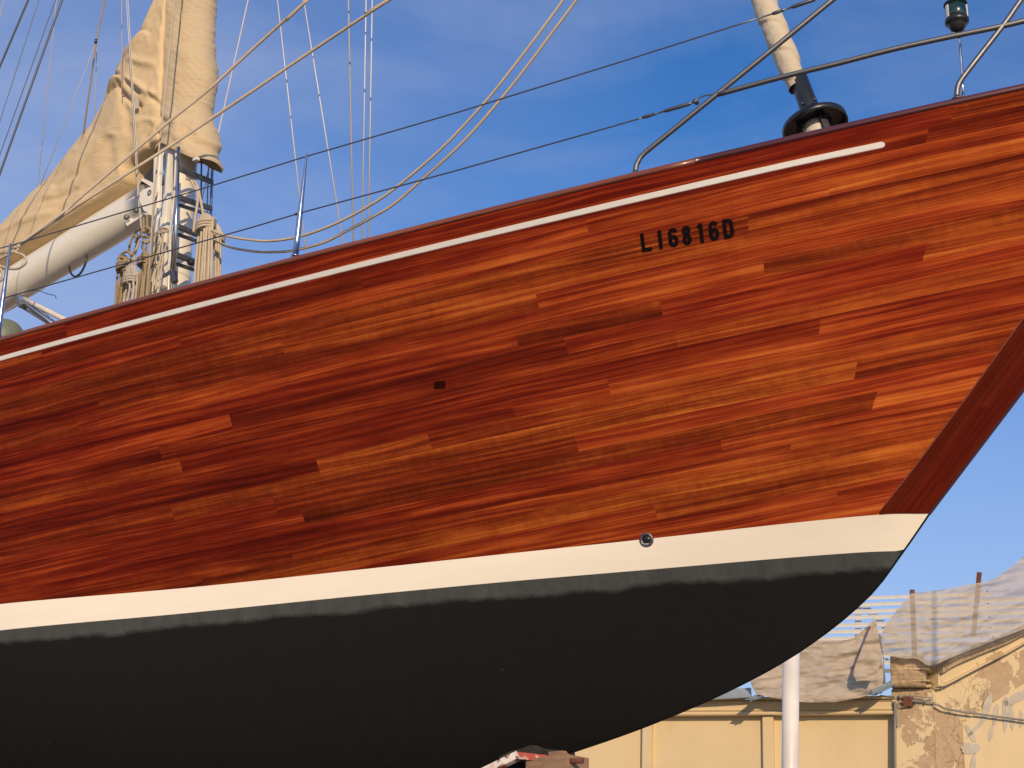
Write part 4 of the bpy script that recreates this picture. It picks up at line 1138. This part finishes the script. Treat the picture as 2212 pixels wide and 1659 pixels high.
# ------------------------------------------------------------------ support under the forefoot
fc = at_plane(1150, 1640, W(2.9, 0, -1.3), OUT)
def Q6(u, v, b=.10): return cp(973.3 + u * .32, 1327.2 + v * .32, b)
trestle = thing('keel_trestle', 'red and white painted steel trestle frame under the forefoot of the hull', 'trestle')
rw = NT('flaking_red_white'); o = rw.obj(); n = rw.noise(o, 16, 6, .75); n2 = rw.noise(o, 3, 2)
rw.set(Base_Color=rw.mix(rw.ramp(n, [(.52, 0.), (.56, 1.)]), rw.mix(rw.ramp(n2, [(.5, 0.), (.52, 1.)]), (.62, .58, .54, 1), (.42, .05, .03, 1)), (.12, .05, .035, 1)), Roughness=.7)
rd = NT('flaking_red'); o = rd.obj(); n = rd.noise(o, 16, 6, .75)
rd.set(Base_Color=rd.mix(rd.ramp(n, [(.56, 0.), (.6, 1.)]), (.40, .06, .04, 1), (.55, .45, .40, 1)), Roughness=.7)
M['rw'] = rw.m; M['rd'] = rd.m
link('frame_bar', bar_data(Q6(180, 1090, .35), Q6(460, 952, .2), .06, .05, OUT, .004), M['rw'], trestle)
link('frame_bar', bar_data(Q6(455, 953, .2), Q6(655, 975, .1), .06, .045, OUT, .004), M['rd'], trestle)
link('leg', bar_data(Q6(300, 1100, .3), W(3.9, .55, -3.85), .06, .06, AX, .004), M['rw'], trestle)
link('leg', bar_data(Q6(640, 1050, .1), W(3.0, .1, -3.85), .06, .06, AX, .004), M['rd'], trestle)
bl = NT('old_timber'); o = bl.obj(); n = bl.noise(bl.map(o, (2, 2, 9)), 3, 5, .6)
bl.set(Base_Color=bl.mix(bl.ramp(n, [(.3, 0.), (.7, 1.)]), (.22, .13, .08, 1), (.34, .22, .13, 1)), Roughness=.9); bl.bump(n, .5, .01); M['timber'] = bl.m
b1 = link('timber_block', box_data(Q6(720, 1066, .05), (Q6(862, 1052, .05) - Q6(575, 1080, .05)) / 2, OUT * .12, KK * .09, .008), bl.m, None, smooth=False); tag(b1, 'weathered brown timber block lying across the keel support', 'timber block')
b2 = link('timber_block', box_data(Q6(750, 966, .0), (Q6(800, 962, .0) - Q6(700, 970, .0)) / 2, OUT * .07, KK * .035, .005), bl.m, None, smooth=False); tag(b2, 'small upper wooden wedge touching the black forefoot', 'wedge')
b3 = link('steel_pin', tube_data([Q6(740, 992, .14), Q6(890, 988, .14)], .018, 14), M['rust']); tag(b3, 'short rusty steel pin laid beside the wooden wedge', 'pin')
# the block stack that carries them
b4 = link('block_stack', box_data(W(3.35, 0, -2.75), AX * .35, OUT * .3, KK * 1.15, .02), bl.m, None, smooth=False); tag(b4, 'stack of timber under the forefoot, below the trestle bars', 'timber stack')
# scraped patch of bare primer above the trestle
sc_ = []
for u, v in ((330, 960), (400, 925), (480, 905), (540, 880), (590, 885), (640, 905), (720, 912), (790, 930), (770, 950), (690, 965), (560, 950), (460, 945), (380, 985), (335, 990)):
    p = hit(973.3 + u * .32, 1327.2 + v * .32)
    if p: sc_.append(p + OUT * .006 - KK * .002)
simple('scraped_primer', (.06, .065, .055, 1), .9, var=.9, vscale=25)
if len(sc_) > 4:
    c = sum(sc_, V()) / len(sc_); nn_ = len(sc_)
    link('scraped_patch', ([c] + sc_, [(0, i + 1, (i + 1) % nn_ + 1) for i in range(nn_)]), M['scraped_primer'], yacht)

# ------------------------------------------------------------------ steel pole behind the bow
pa = CAM + ray(1706.5, 1659) * 19.2; pb_ = CAM + ray(1709, 1420) * 19.4
d_ = (pb_ - pa).normalized(); t0 = -pa.z / d_.z
pole_ = thing('support_pole', 'thick white painted steel pole standing between the hull and the ochre wall', 'pole')
link('shaft', lathe_data(pa + d_ * t0, d_, [(.106, 0), (.106, (pb_ - pa).length - t0 + .35)], 32), M['white_paint'], pole_)
link('foot', lathe_data(pa + d_ * t0, V((0, 0, 1)), [(.22, 0), (.22, .02), (.11, .03)], 24), M['white_paint'], pole_)

# ------------------------------------------------------------------ the derelict shed behind
DC = 25.0
corner = CAM + ray(1936, 1520) * DC
aL, aG = math.radians(22), math.radians(28)
dL = V((-math.cos(aL), math.sin(aL), 0)); nL = V((-math.sin(aL), -math.cos(aL), 0))     # side wall, receding left
dG = V((math.cos(aG), math.sin(aG), 0)); nG = V((math.sin(aG), -math.cos(aG), 0))       # gable wall, receding right
Zp = V((0, 0, 1))
def X5(u, v): return 1504.2 + u * .32, 1194.5 + v * .32
def wl(u, v, o=0.0): return at_plane(*X5(u, v), corner + nL * o, nL)
pil_c = at_plane(*X5(1620, 1000), corner, nL)           # where the gable starts
def wg(u, v, o=0.0): return at_plane(*X5(u, v), pil_c + nG * o, nG)
ZL = lambda p: p.z
def zl(v, u=700): return wl(u, v).z
shed = thing('derelict_shed', 'ochre plastered shed with peeling gable corner and bare white roof frame', 'building')
eave = wl(1000, 965).z
def wallbox(a, b, z0, z1, th, n, mat, name, parent=shed, off=0):
    """upright slab between plan points a and b, front face off metres proud"""
    a = V((a.x, a.y, 0)) + n * off; b = V((b.x, b.y, 0)) + n * off
    P = [V((p.x, p.y, z)) for z in (z0, z1) for p in (a, b, b - n * (th), a - n * (th))]
    fs = [(0, 1, 5, 4), (1, 2, 6, 5), (2, 3, 7, 6), (3, 0, 4, 7), (4, 5, 6, 7), (3, 2, 1, 0)]
    bm = bmesh.new(); vv = [bm.verts.new(p) for p in P]
    for q in fs: bm.faces.new([vv[i] for i in q])
    bmesh.ops.bevel(bm, geom=bm.edges[:], offset=.012, segments=2, affect='EDGES'); bmesh.ops.recalc_face_normals(bm, faces=bm.faces)
    return link(name, bm, M[mat], parent, smooth=False)
A = V((corner.x, corner.y, 0)); FarL = A + dL * 22
wall = wallbox(FarL, A, 0, eave, .4, nL, 'plaster', 'side_wall')
# pilasters
for u0, u1 in ((455, 528), (-355, -290), (-1150, -1085)):
    a = wl(u0, 1200); b = wl(u1, 1200); wallbox(a, b, 0, wl(500, 1100).z, .3, nL, 'plaster', 'pilaster', off=.11)
# frieze and mouldings (v measured at u=700)
zf0, zf1 = wl(700, 1103).z, wl(700, 1000).z
wallbox(FarL, A, zf0 + .02, zf1, .3, nL, 'plaster', 'frieze', off=.14)
for (v0, v1, of) in ((1080, 1100, .20), (1058, 1072, .17), (1004, 1012, .18), (985, 1000, .24)):
    wallbox(FarL, A, wl(700, v1).z, wl(700, v0).z, .3, nL, 'plaster', 'moulding', off=of)
# corner pilaster: plaster shaft + raw capital
cpa, cpb = wl(1338, 1200), wl(1612, 1200)
wallbox(cpa, cpb, 0, wl(1480, 925).z, .8, nL, 'plaster_peeling', 'corner_pilaster', off=.18)
zc0, zc1 = wl(1480, 922).z, wl(1480, 712).z
def rough_block(name, a, b, z0, z1, off, n, mat, rr=3, amp=.03, depthb=.9, round_right=0):
    rows = []; N = 46; K = 26
    a = V((a.x, a.y, 0)); b = V((b.x, b.y, 0)); d = (b - a); L = d.length; d.normalize()
    # front + top + sides as one displaced sheet (profile around)
    ring = []
    for i in range(8): ring.append((a - n * depthb * (1 - i / 8), -1))
    for i in range(N): ring.append((a + d * L * i / N, 0))
    for i in range(9): ring.append((b - n * depthb * (i / 8), 1))
    for k in range(K + 1):
        f_ = k / K; z = z0 + (z1 - z0) * f_; row = []
        for p, sd__ in ring:
            q = p + n * off; c = .06 * sstep(.82, 1, f_) ** 2
            q = q + (-n * c if sd__ == 0 else (d * c if sd__ < 0 else -d * c))
            nv = noise.fractal(q * 2.2 + V((0, 0, z * 2.2)), 1, 2, 4) * amp * 2
            brick = -.018 * (1 if ((z - z0) / .085) % 1 < .16 else 0)
            row.append(V((q.x, q.y, z)) + n * (nv + brick) + Zp * noise.noise(q * 3 + V((z, 0, 0))) * amp * sstep(.6, 1, f_))
        rows.append(row)
    m_ = len(ring); v, f = grid_data(rows)
    # lid
    top = [K * m_ + i for i in range(m_)]; f.append(tuple(top[::-1]))
    o = link(name, (v, f), M[mat], shed, smooth=True); return o
rough_block('pilaster_capital', wl(1330, 800), wl(1560, 800), zc0, zc1, .34, nL, 'plaster_raw', amp=.035)
for (v0, v1, of) in ((905, 922, .26), (880, 890, .37), (800, 812, .37)):
    wallbox(wl(1336, 900), wl(1600, 900), wl(1480, v1).z, wl(1480, v0).z, .5, nL, 'plaster_some', 'capital_moulding', off=of)
# gable wall with raking cornice
def poly_wall(name, pts, th, n, mat, off=0, parent=shed):
    P = [p + n * off for p in pts]; Q = [p - n * th for p in P]; m_ = len(P)
    fs = [tuple(range(m_)), tuple(range(2 * m_ - 1, m_ - 1, -1))] + [(i, (i + 1) % m_, m_ + (i + 1) % m_, m_ + i) for i in range(m_)]
    return link(name, (P + Q, fs), M[mat], parent, smooth=False)
gbase = V((pil_c.x, pil_c.y, 0)); gfar = gbase + dG * 9
rake = [(1590, 925), (1660, 905), (1850, 800), (2040, 705), (2212, 600)]
gp = [wg(*q) for q in rake]
slope = (gp[-1] - gp[1]); slope = slope / ((slope.x ** 2 + slope.y ** 2) ** .5)
far_top = gp[-1] + slope * 3.5
poly_wall('gable_wall', [gbase, gfar] + [V((gfar.x, gfar.y, far_top.z))] + [far_top] + gp[::-1] + [V((gp[0].x, gp[0].y, gp[0].z))], .4, nG, 'plaster_peeling')
# repaired smooth lower field of the gable (below the diagonal line) slightly proud
low = [(1790, 1150), (2000, 1010), (2212, 880)]
lp = [wg(*q) for q in low]; l2 = lp[-1] + (lp[-1] - lp[0]) * 1.2
poly_wall('repaired_plaster', [V((lp[0].x, lp[0].y, 0)), V((l2.x, l2.y, 0)), l2, lp[-1], lp[1], lp[0]], .03, nG, 'plaster', off=.022)
RH = [(1600, 150), (1650, 178), (1700, 178), (1850, 152), (2000, 127), (2212, 102), (2400, 90)]
def rake_band(name, dv0, dv1, off, mat, jag=0, seg=26):
    """band following the rake between offsets (zoom px above the rake line)"""
    up_, dn_ = [], []
    for i in range(seg + 1):
        f_ = i / seg * 1.25; u = 1600 + (2212 - 1600) * f_
        v = interp([(1590, 925), (1640, 915), (1850, 800), (2040, 702), (2212, 600)], u)
        Hk = interp(RH, u)
        j = jag * (noise.noise(V((u / 22, 1, dv0))) + .5 * noise.noise(V((u / 7, 4, dv0))))
        up_.append(wg(u, v - dv1 * Hk - j)); dn_.append(wg(u, v - dv0 * Hk))
    P = [p + nG * off for p in dn_] + [p + nG * off for p in up_[::-1]]
    n_ = len(P); Q = [p - nG * (off + .2) for p in P]
    fs = []
    for i in range(seg): fs.append((i, i + 1, n_ - 2 - i, n_ - 1 - i)); fs.append((n_ + i + 1, n_ + i, 2 * n_ - 1 - i, 2 * n_ - 2 - i))
    for i in range(n_): fs.append((i, n_ + i, n_ + (i + 1) % n_, (i + 1) % n_))
    return link(name, (P + Q, fs), M[mat], shed, smooth=False)
rake_band('raking_moulding', 0, .05, .10, 'plaster_some'); rake_band('raking_moulding', .09, .16, .17, 'plaster_some'); rake_band('raking_frieze', .16, .70, .11, 'plaster_peeling')
rake_band('raking_moulding', .04, .10, .05, 'plaster_some')
rake_band('raking_cornice', .69, 1.0, .22, 'plaster_raw', jag=10)
# grey repair smears on the gable
rs = random.Random(3)
for (u, v, a, b, rot) in ((1960, 1040, 26, 90, 20), (2020, 1090, 18, 80, 10), (2085, 1080, 22, 110, 0), (2130, 1110, 16, 90, -5), (2160, 980, 30, 110, 60), (1850, 1220, 18, 70, -30), (1890, 1180, 14, 100, 45), (1850, 1320, 60, 40, 0), (1870, 1420, 18, 70, 5), (2190, 1120, 14, 60, 0), (1990, 1220, 15, 60, 10)):
    P = []
    for k in range(22):
        q = 2 * math.pi * k / 22; rr_2 = 1 + .35 * noise.noise(V((math.cos(q) * 1.7 + u, math.sin(q) * 1.7, v)))
        x = a * math.cos(q) * rr_2; y = b * math.sin(q) * rr_2; c_, s2 = math.cos(math.radians(rot)), math.sin(math.radians(rot))
        P.append(wg(u + x * c_ - y * s2, v + x * s2 + y * c_, .030 + .002 * (u % 5)))
    c = sum(P, V()) / 22
    link('filler_smear', ([c] + P, [(0, i + 1, (i + 1) % 22 + 1) for i in range(22)]), M['plaster_patch'], shed, smooth=False)

# conduit and cables
def cond(name, pts, r, f, off, mat='conduit', n=0):
    P = [f(u, v, off) for u, v in pts]
    return tube(name, P, r, M[mat], shed, 8, n)
cond('conduit', [(1355, 1180), (1352, 1060), (1358, 1030), (1375, 1008), (1410, 1004), (1500, 1000), (1600, 1014)], .014, wl, .24, n=40)
cond('conduit', [(1600, 1014), (1640, 1030), (1670, 1048), (1780, 1070), (2000, 1100), (2300, 1142)], .018, lambda u, v, o: wg(u, v, o), .12)
cond('cable', [(1240, 962), (1320, 968), (1400, 966), (1480, 966), (1560, 978), (1585, 975), (1592, 985), (1582, 992), (1572, 982)], .009, wl, .26, n=50)
cond('cable', [(1365, 1035), (1390, 1040), (1420, 1035), (1432, 1020)], .009, wl, .24, n=20)
link('junction_box', box_data(wl(1428, 1002, .22), dL * .075, nL * .04, Zp * .085, .008), M['rust'], shed)
cond('downpipe', [(1342, 1000), (1342, 1250), (1342, 1700)], .022, wl, .22)
for u, v in ((1375, 970), (1445, 967), (1480, 1000), (1545, 1006)): link('clip', box_data(wl(u, v, .24), dL * .01, nL * .03, Zp * .03, .003), M['dull_steel'], shed)
# roof frame: purlins on a slope rising behind the eave
rt = math.radians(27); eL = wl(1000, 905); upv = (-nL * math.cos(rt) + Zp * math.sin(rt)); rn = dL.cross(upv).normalized(); rn = rn if rn.z > 0 else -rn
def rf(u, v, o=0): return at_plane(*X5(u, v), eL - nL * .8 + rn * o, rn)
simple('roof_white', (.70, .68, .62, 1), .5, var=.15)
ref = [(1110, 305), (1060, 350), (1000, 397), (960, 437), (900, 490), (840, 534), (790, 582), (720, 640), (700, 700), (690, 752), (690, 805)]
for k, (u, v) in enumerate(ref):
    p = rf(u, v); a = p + dL * 9; b = p - dL * ((4.4 + .35 * k) if k else 2.6)
    link('purlin', join(bar_data(a, b, .05, .006, rn, .001), bar_data(a - rn * .024 - upv * .018, b - rn * .024 - upv * .018, .006, .036, rn, .001), bar_data(a + rn * .024 + upv * .018, b + rn * .024 + upv * .018, .006, .036, rn, .001)), M['roof_white'], shed)
def member(u0, v0, u1, v1, w, o=-.12): return link('truss_member', bar_data(rf(u0, v0, o), rf(u1, v1, o), w, .012, rn.cross((rf(u1, v1) - rf(u0, v0)).normalized()), .004), M['roof_white'], shed)
member(1060, 290, 1420, 630, .16); member(1092, 380, 1094, 700, .13); member(1330, 460, 1210, 560, .12); member(1060, 360, 940, 440, .1)
member(1130, 340, 1180, 350, .1); member(1805, 360, 1800, 500, .12); member(1780, 270, 1860, 300, .3); member(1500, 300, 1800, 560, .13); member(1640, 350, 1480, 640, .1); member(1265, 700, 1330, 760, .06); member(780, 570, 830, 620, .08)
plate_ = [rf(1060, 350, -.1), rf(1130, 350, -.1), rf(1100, 395, -.1)]
link('gusset', (plate_ + [p - rn * .01 for p in plate_], [(0, 1, 2), (5, 4, 3), (0, 3, 4, 1), (1, 4, 5, 2), (2, 5, 3, 0)]), M['roof_white'], shed, smooth=False)
# galvanised brackets that held the gutter
def bracket(u0, v0, u1, v1, w):
    a, b = wl(u0, v0, .3), wl(u1, v1, .75)
    o = link('gutter_bracket', join(bar_data(a, b, w, .015, Zp, .002), bar_data(a + dL * .05, b + dL * .05, .015, .09, Zp, .002), bar_data(a - dL * .05, b - dL * .05, .015, .09, Zp, .002)), M['galvanised'], shed)
bracket(1330, 875, 1190, 948, .10); bracket(450, 955, 362, 990, .08)
link('gutter_post', tube_data([wl(1270, 905, .45), wl(1240, 560, .45)], .028, 8), M['galvanised'], shed)
link('gutter_remnant', join(bar_data(wl(1205, 895, .5), wl(1262, 920, .5), .16, .02, Zp, .002), bar_data(wl(1225, 868, .5), wl(1250, 895, .5), .05, .02, Zp, .002)), M['galvanised'], shed)
link('gutter_rail', join(bar_data(wl(-600, 1000, .35), wl(370, 943, .35), .16, .06, Zp, .004)), M['galvanised'], shed)

# rusty posts
def post(u0, v0, u1, v1, w, f, off, label):
    a, b = f(u0, v0, off), f(u1, v1, off)
    o = link('rusty_post', join(bar_data(a, b, w, .012, dL, .001), bar_data(a + nL * -w / 2 + dL * w / 2, b + nL * -w / 2 + dL * w / 2, .012, w, dL, .001)), M['rust']); tag(o, label, 'post', 'rusty posts on the wall top')
    return o
post(1475, 720, 1458, 247, .075, wl, .25, 'tall rusty steel post standing on the crumbling pilaster capital')
post(1872, 560, 1912, 130, .075, wg, .1, 'rusty post half hidden behind the pale net on the gable')

# ------------------------------------------------------------------ debris netting
def net_at(u, v, o):
    t_ = sstep(1585, 1655, u)
    return wl(u, v, o + .2).lerp(wg(u, v, o + .2), t_)
def cloth(name, outline_rows, f, off, mat, amp, sub=14, seed=0, parent=None, nz_=None):
    """outline_rows: list of rows, each a list of (u,v) with the same count; smoothly interpolated sheet with folds"""
    nr, nc = len(outline_rows), len(outline_rows[0])
    cols = [catmull([V((outline_rows[r][c][0], outline_rows[r][c][1], 0)) for r in range(nr)], (nr - 1) * sub) for c in range(nc)]
    rows = []
    for r in range((nr - 1) * sub + 1):
        cr = catmull([cols[c][r] for c in range(nc)], (nc - 1) * sub)
        row = []
        for k, q in enumerate(cr):
            fold = noise.fractal(V((q.x / 260 + seed, q.y / 60 + q.x / 400, seed)), 1, 2, 4) * amp + .35 * amp * math.sin(q.y / 17 + q.x / 60 + 2 * noise.noise(V((q.x / 60, q.y / 60, seed)))) * noise.noise(V((q.x / 80, q.y / 50, seed + 4)))
            row.append(f(q.x, q.y, off + fold))
        rows.append(row)
    return link(name, grid_data(rows), M[mat], parent)
o = cloth('debris_net', [[(330, 640), (560, 600), (700, 596), (800, 590), (960, 588), (1050, 578), (1130, 515), (1200, 450)],
                         [(345, 760), (560, 700), (700, 690), (800, 690), (960, 690), (1060, 670), (1160, 620), (1225, 560)],
                         [(365, 870), (560, 820), (700, 810), (800, 810), (960, 800), (1080, 790), (1180, 760), (1250, 720)],
                         [(390, 930), (560, 930), (700, 930), (800, 930), (960, 910), (1080, 890), (1180, 870), (1262, 850)],
                         [(410, 955), (560, 985), (700, 1005), (800, 1008), (930, 1006), (1060, 985), (1160, 962), (1240, 950)]], wl, .55, 'netting', .07, seed=3)
tag(o, 'opaque beige debris net sagging over the side wall eave, behind the white pole', 'netting')
o2_ = cloth('net_flap', [[(1196, 452), (1204, 450), (1212, 452)], [(1120, 640), (1180, 630), (1240, 610)], [(1062, 800), (1150, 790), (1250, 720)], [(1082, 868), (1130, 862), (1190, 866)]], wl, .80, 'netting', .07, seed=9, parent=o)
o = cloth('debris_net', [[(1450, 272), (1500, 268), (1600, 255), (1720, 236), (1830, 214), (1980, 184), (2090, 120), (2212, 20), (2400, -150)],
                         [(1350, 390), (1480, 380), (1600, 370), (1720, 350), (1830, 330), (1980, 300), (2090, 250), (2212, 180), (2400, 60)],
                         [(1270, 500), (1440, 500), (1600, 490), (1720, 470), (1830, 460), (1980, 430), (2090, 390), (2212, 330), (2400, 220)],
                         [(1245, 600), (1420, 610), (1600, 610), (1720, 590), (1830, 560), (1980, 520), (2090, 480), (2212, 430), (2400, 330)],
                         [(1262, 685), (1400, 712), (1490, 715), (1580, 762), (1700, 715), (1850, 655), (2000, 595), (2212, 512), (2400, 415)]], net_at, .30, 'netting_thin', .06, seed=21)
tag(o, 'thin see through net draped over the gable from the tall rusty post', 'netting')
for u, v in ((1965, 258), (1968, 342), (1978, 434), (1985, 505), (2002, 566)):
    P = [wg(u + a * 8, v + b * 4 + a * 2, .80) for a, b in ((-1, 0), (0, -1), (1, 0), (0, 1))]
    link('tear', (P, [(0, 1, 2, 3)]), M['dark_grey'], o, smooth=False)
print('objects', len(scene.objects))
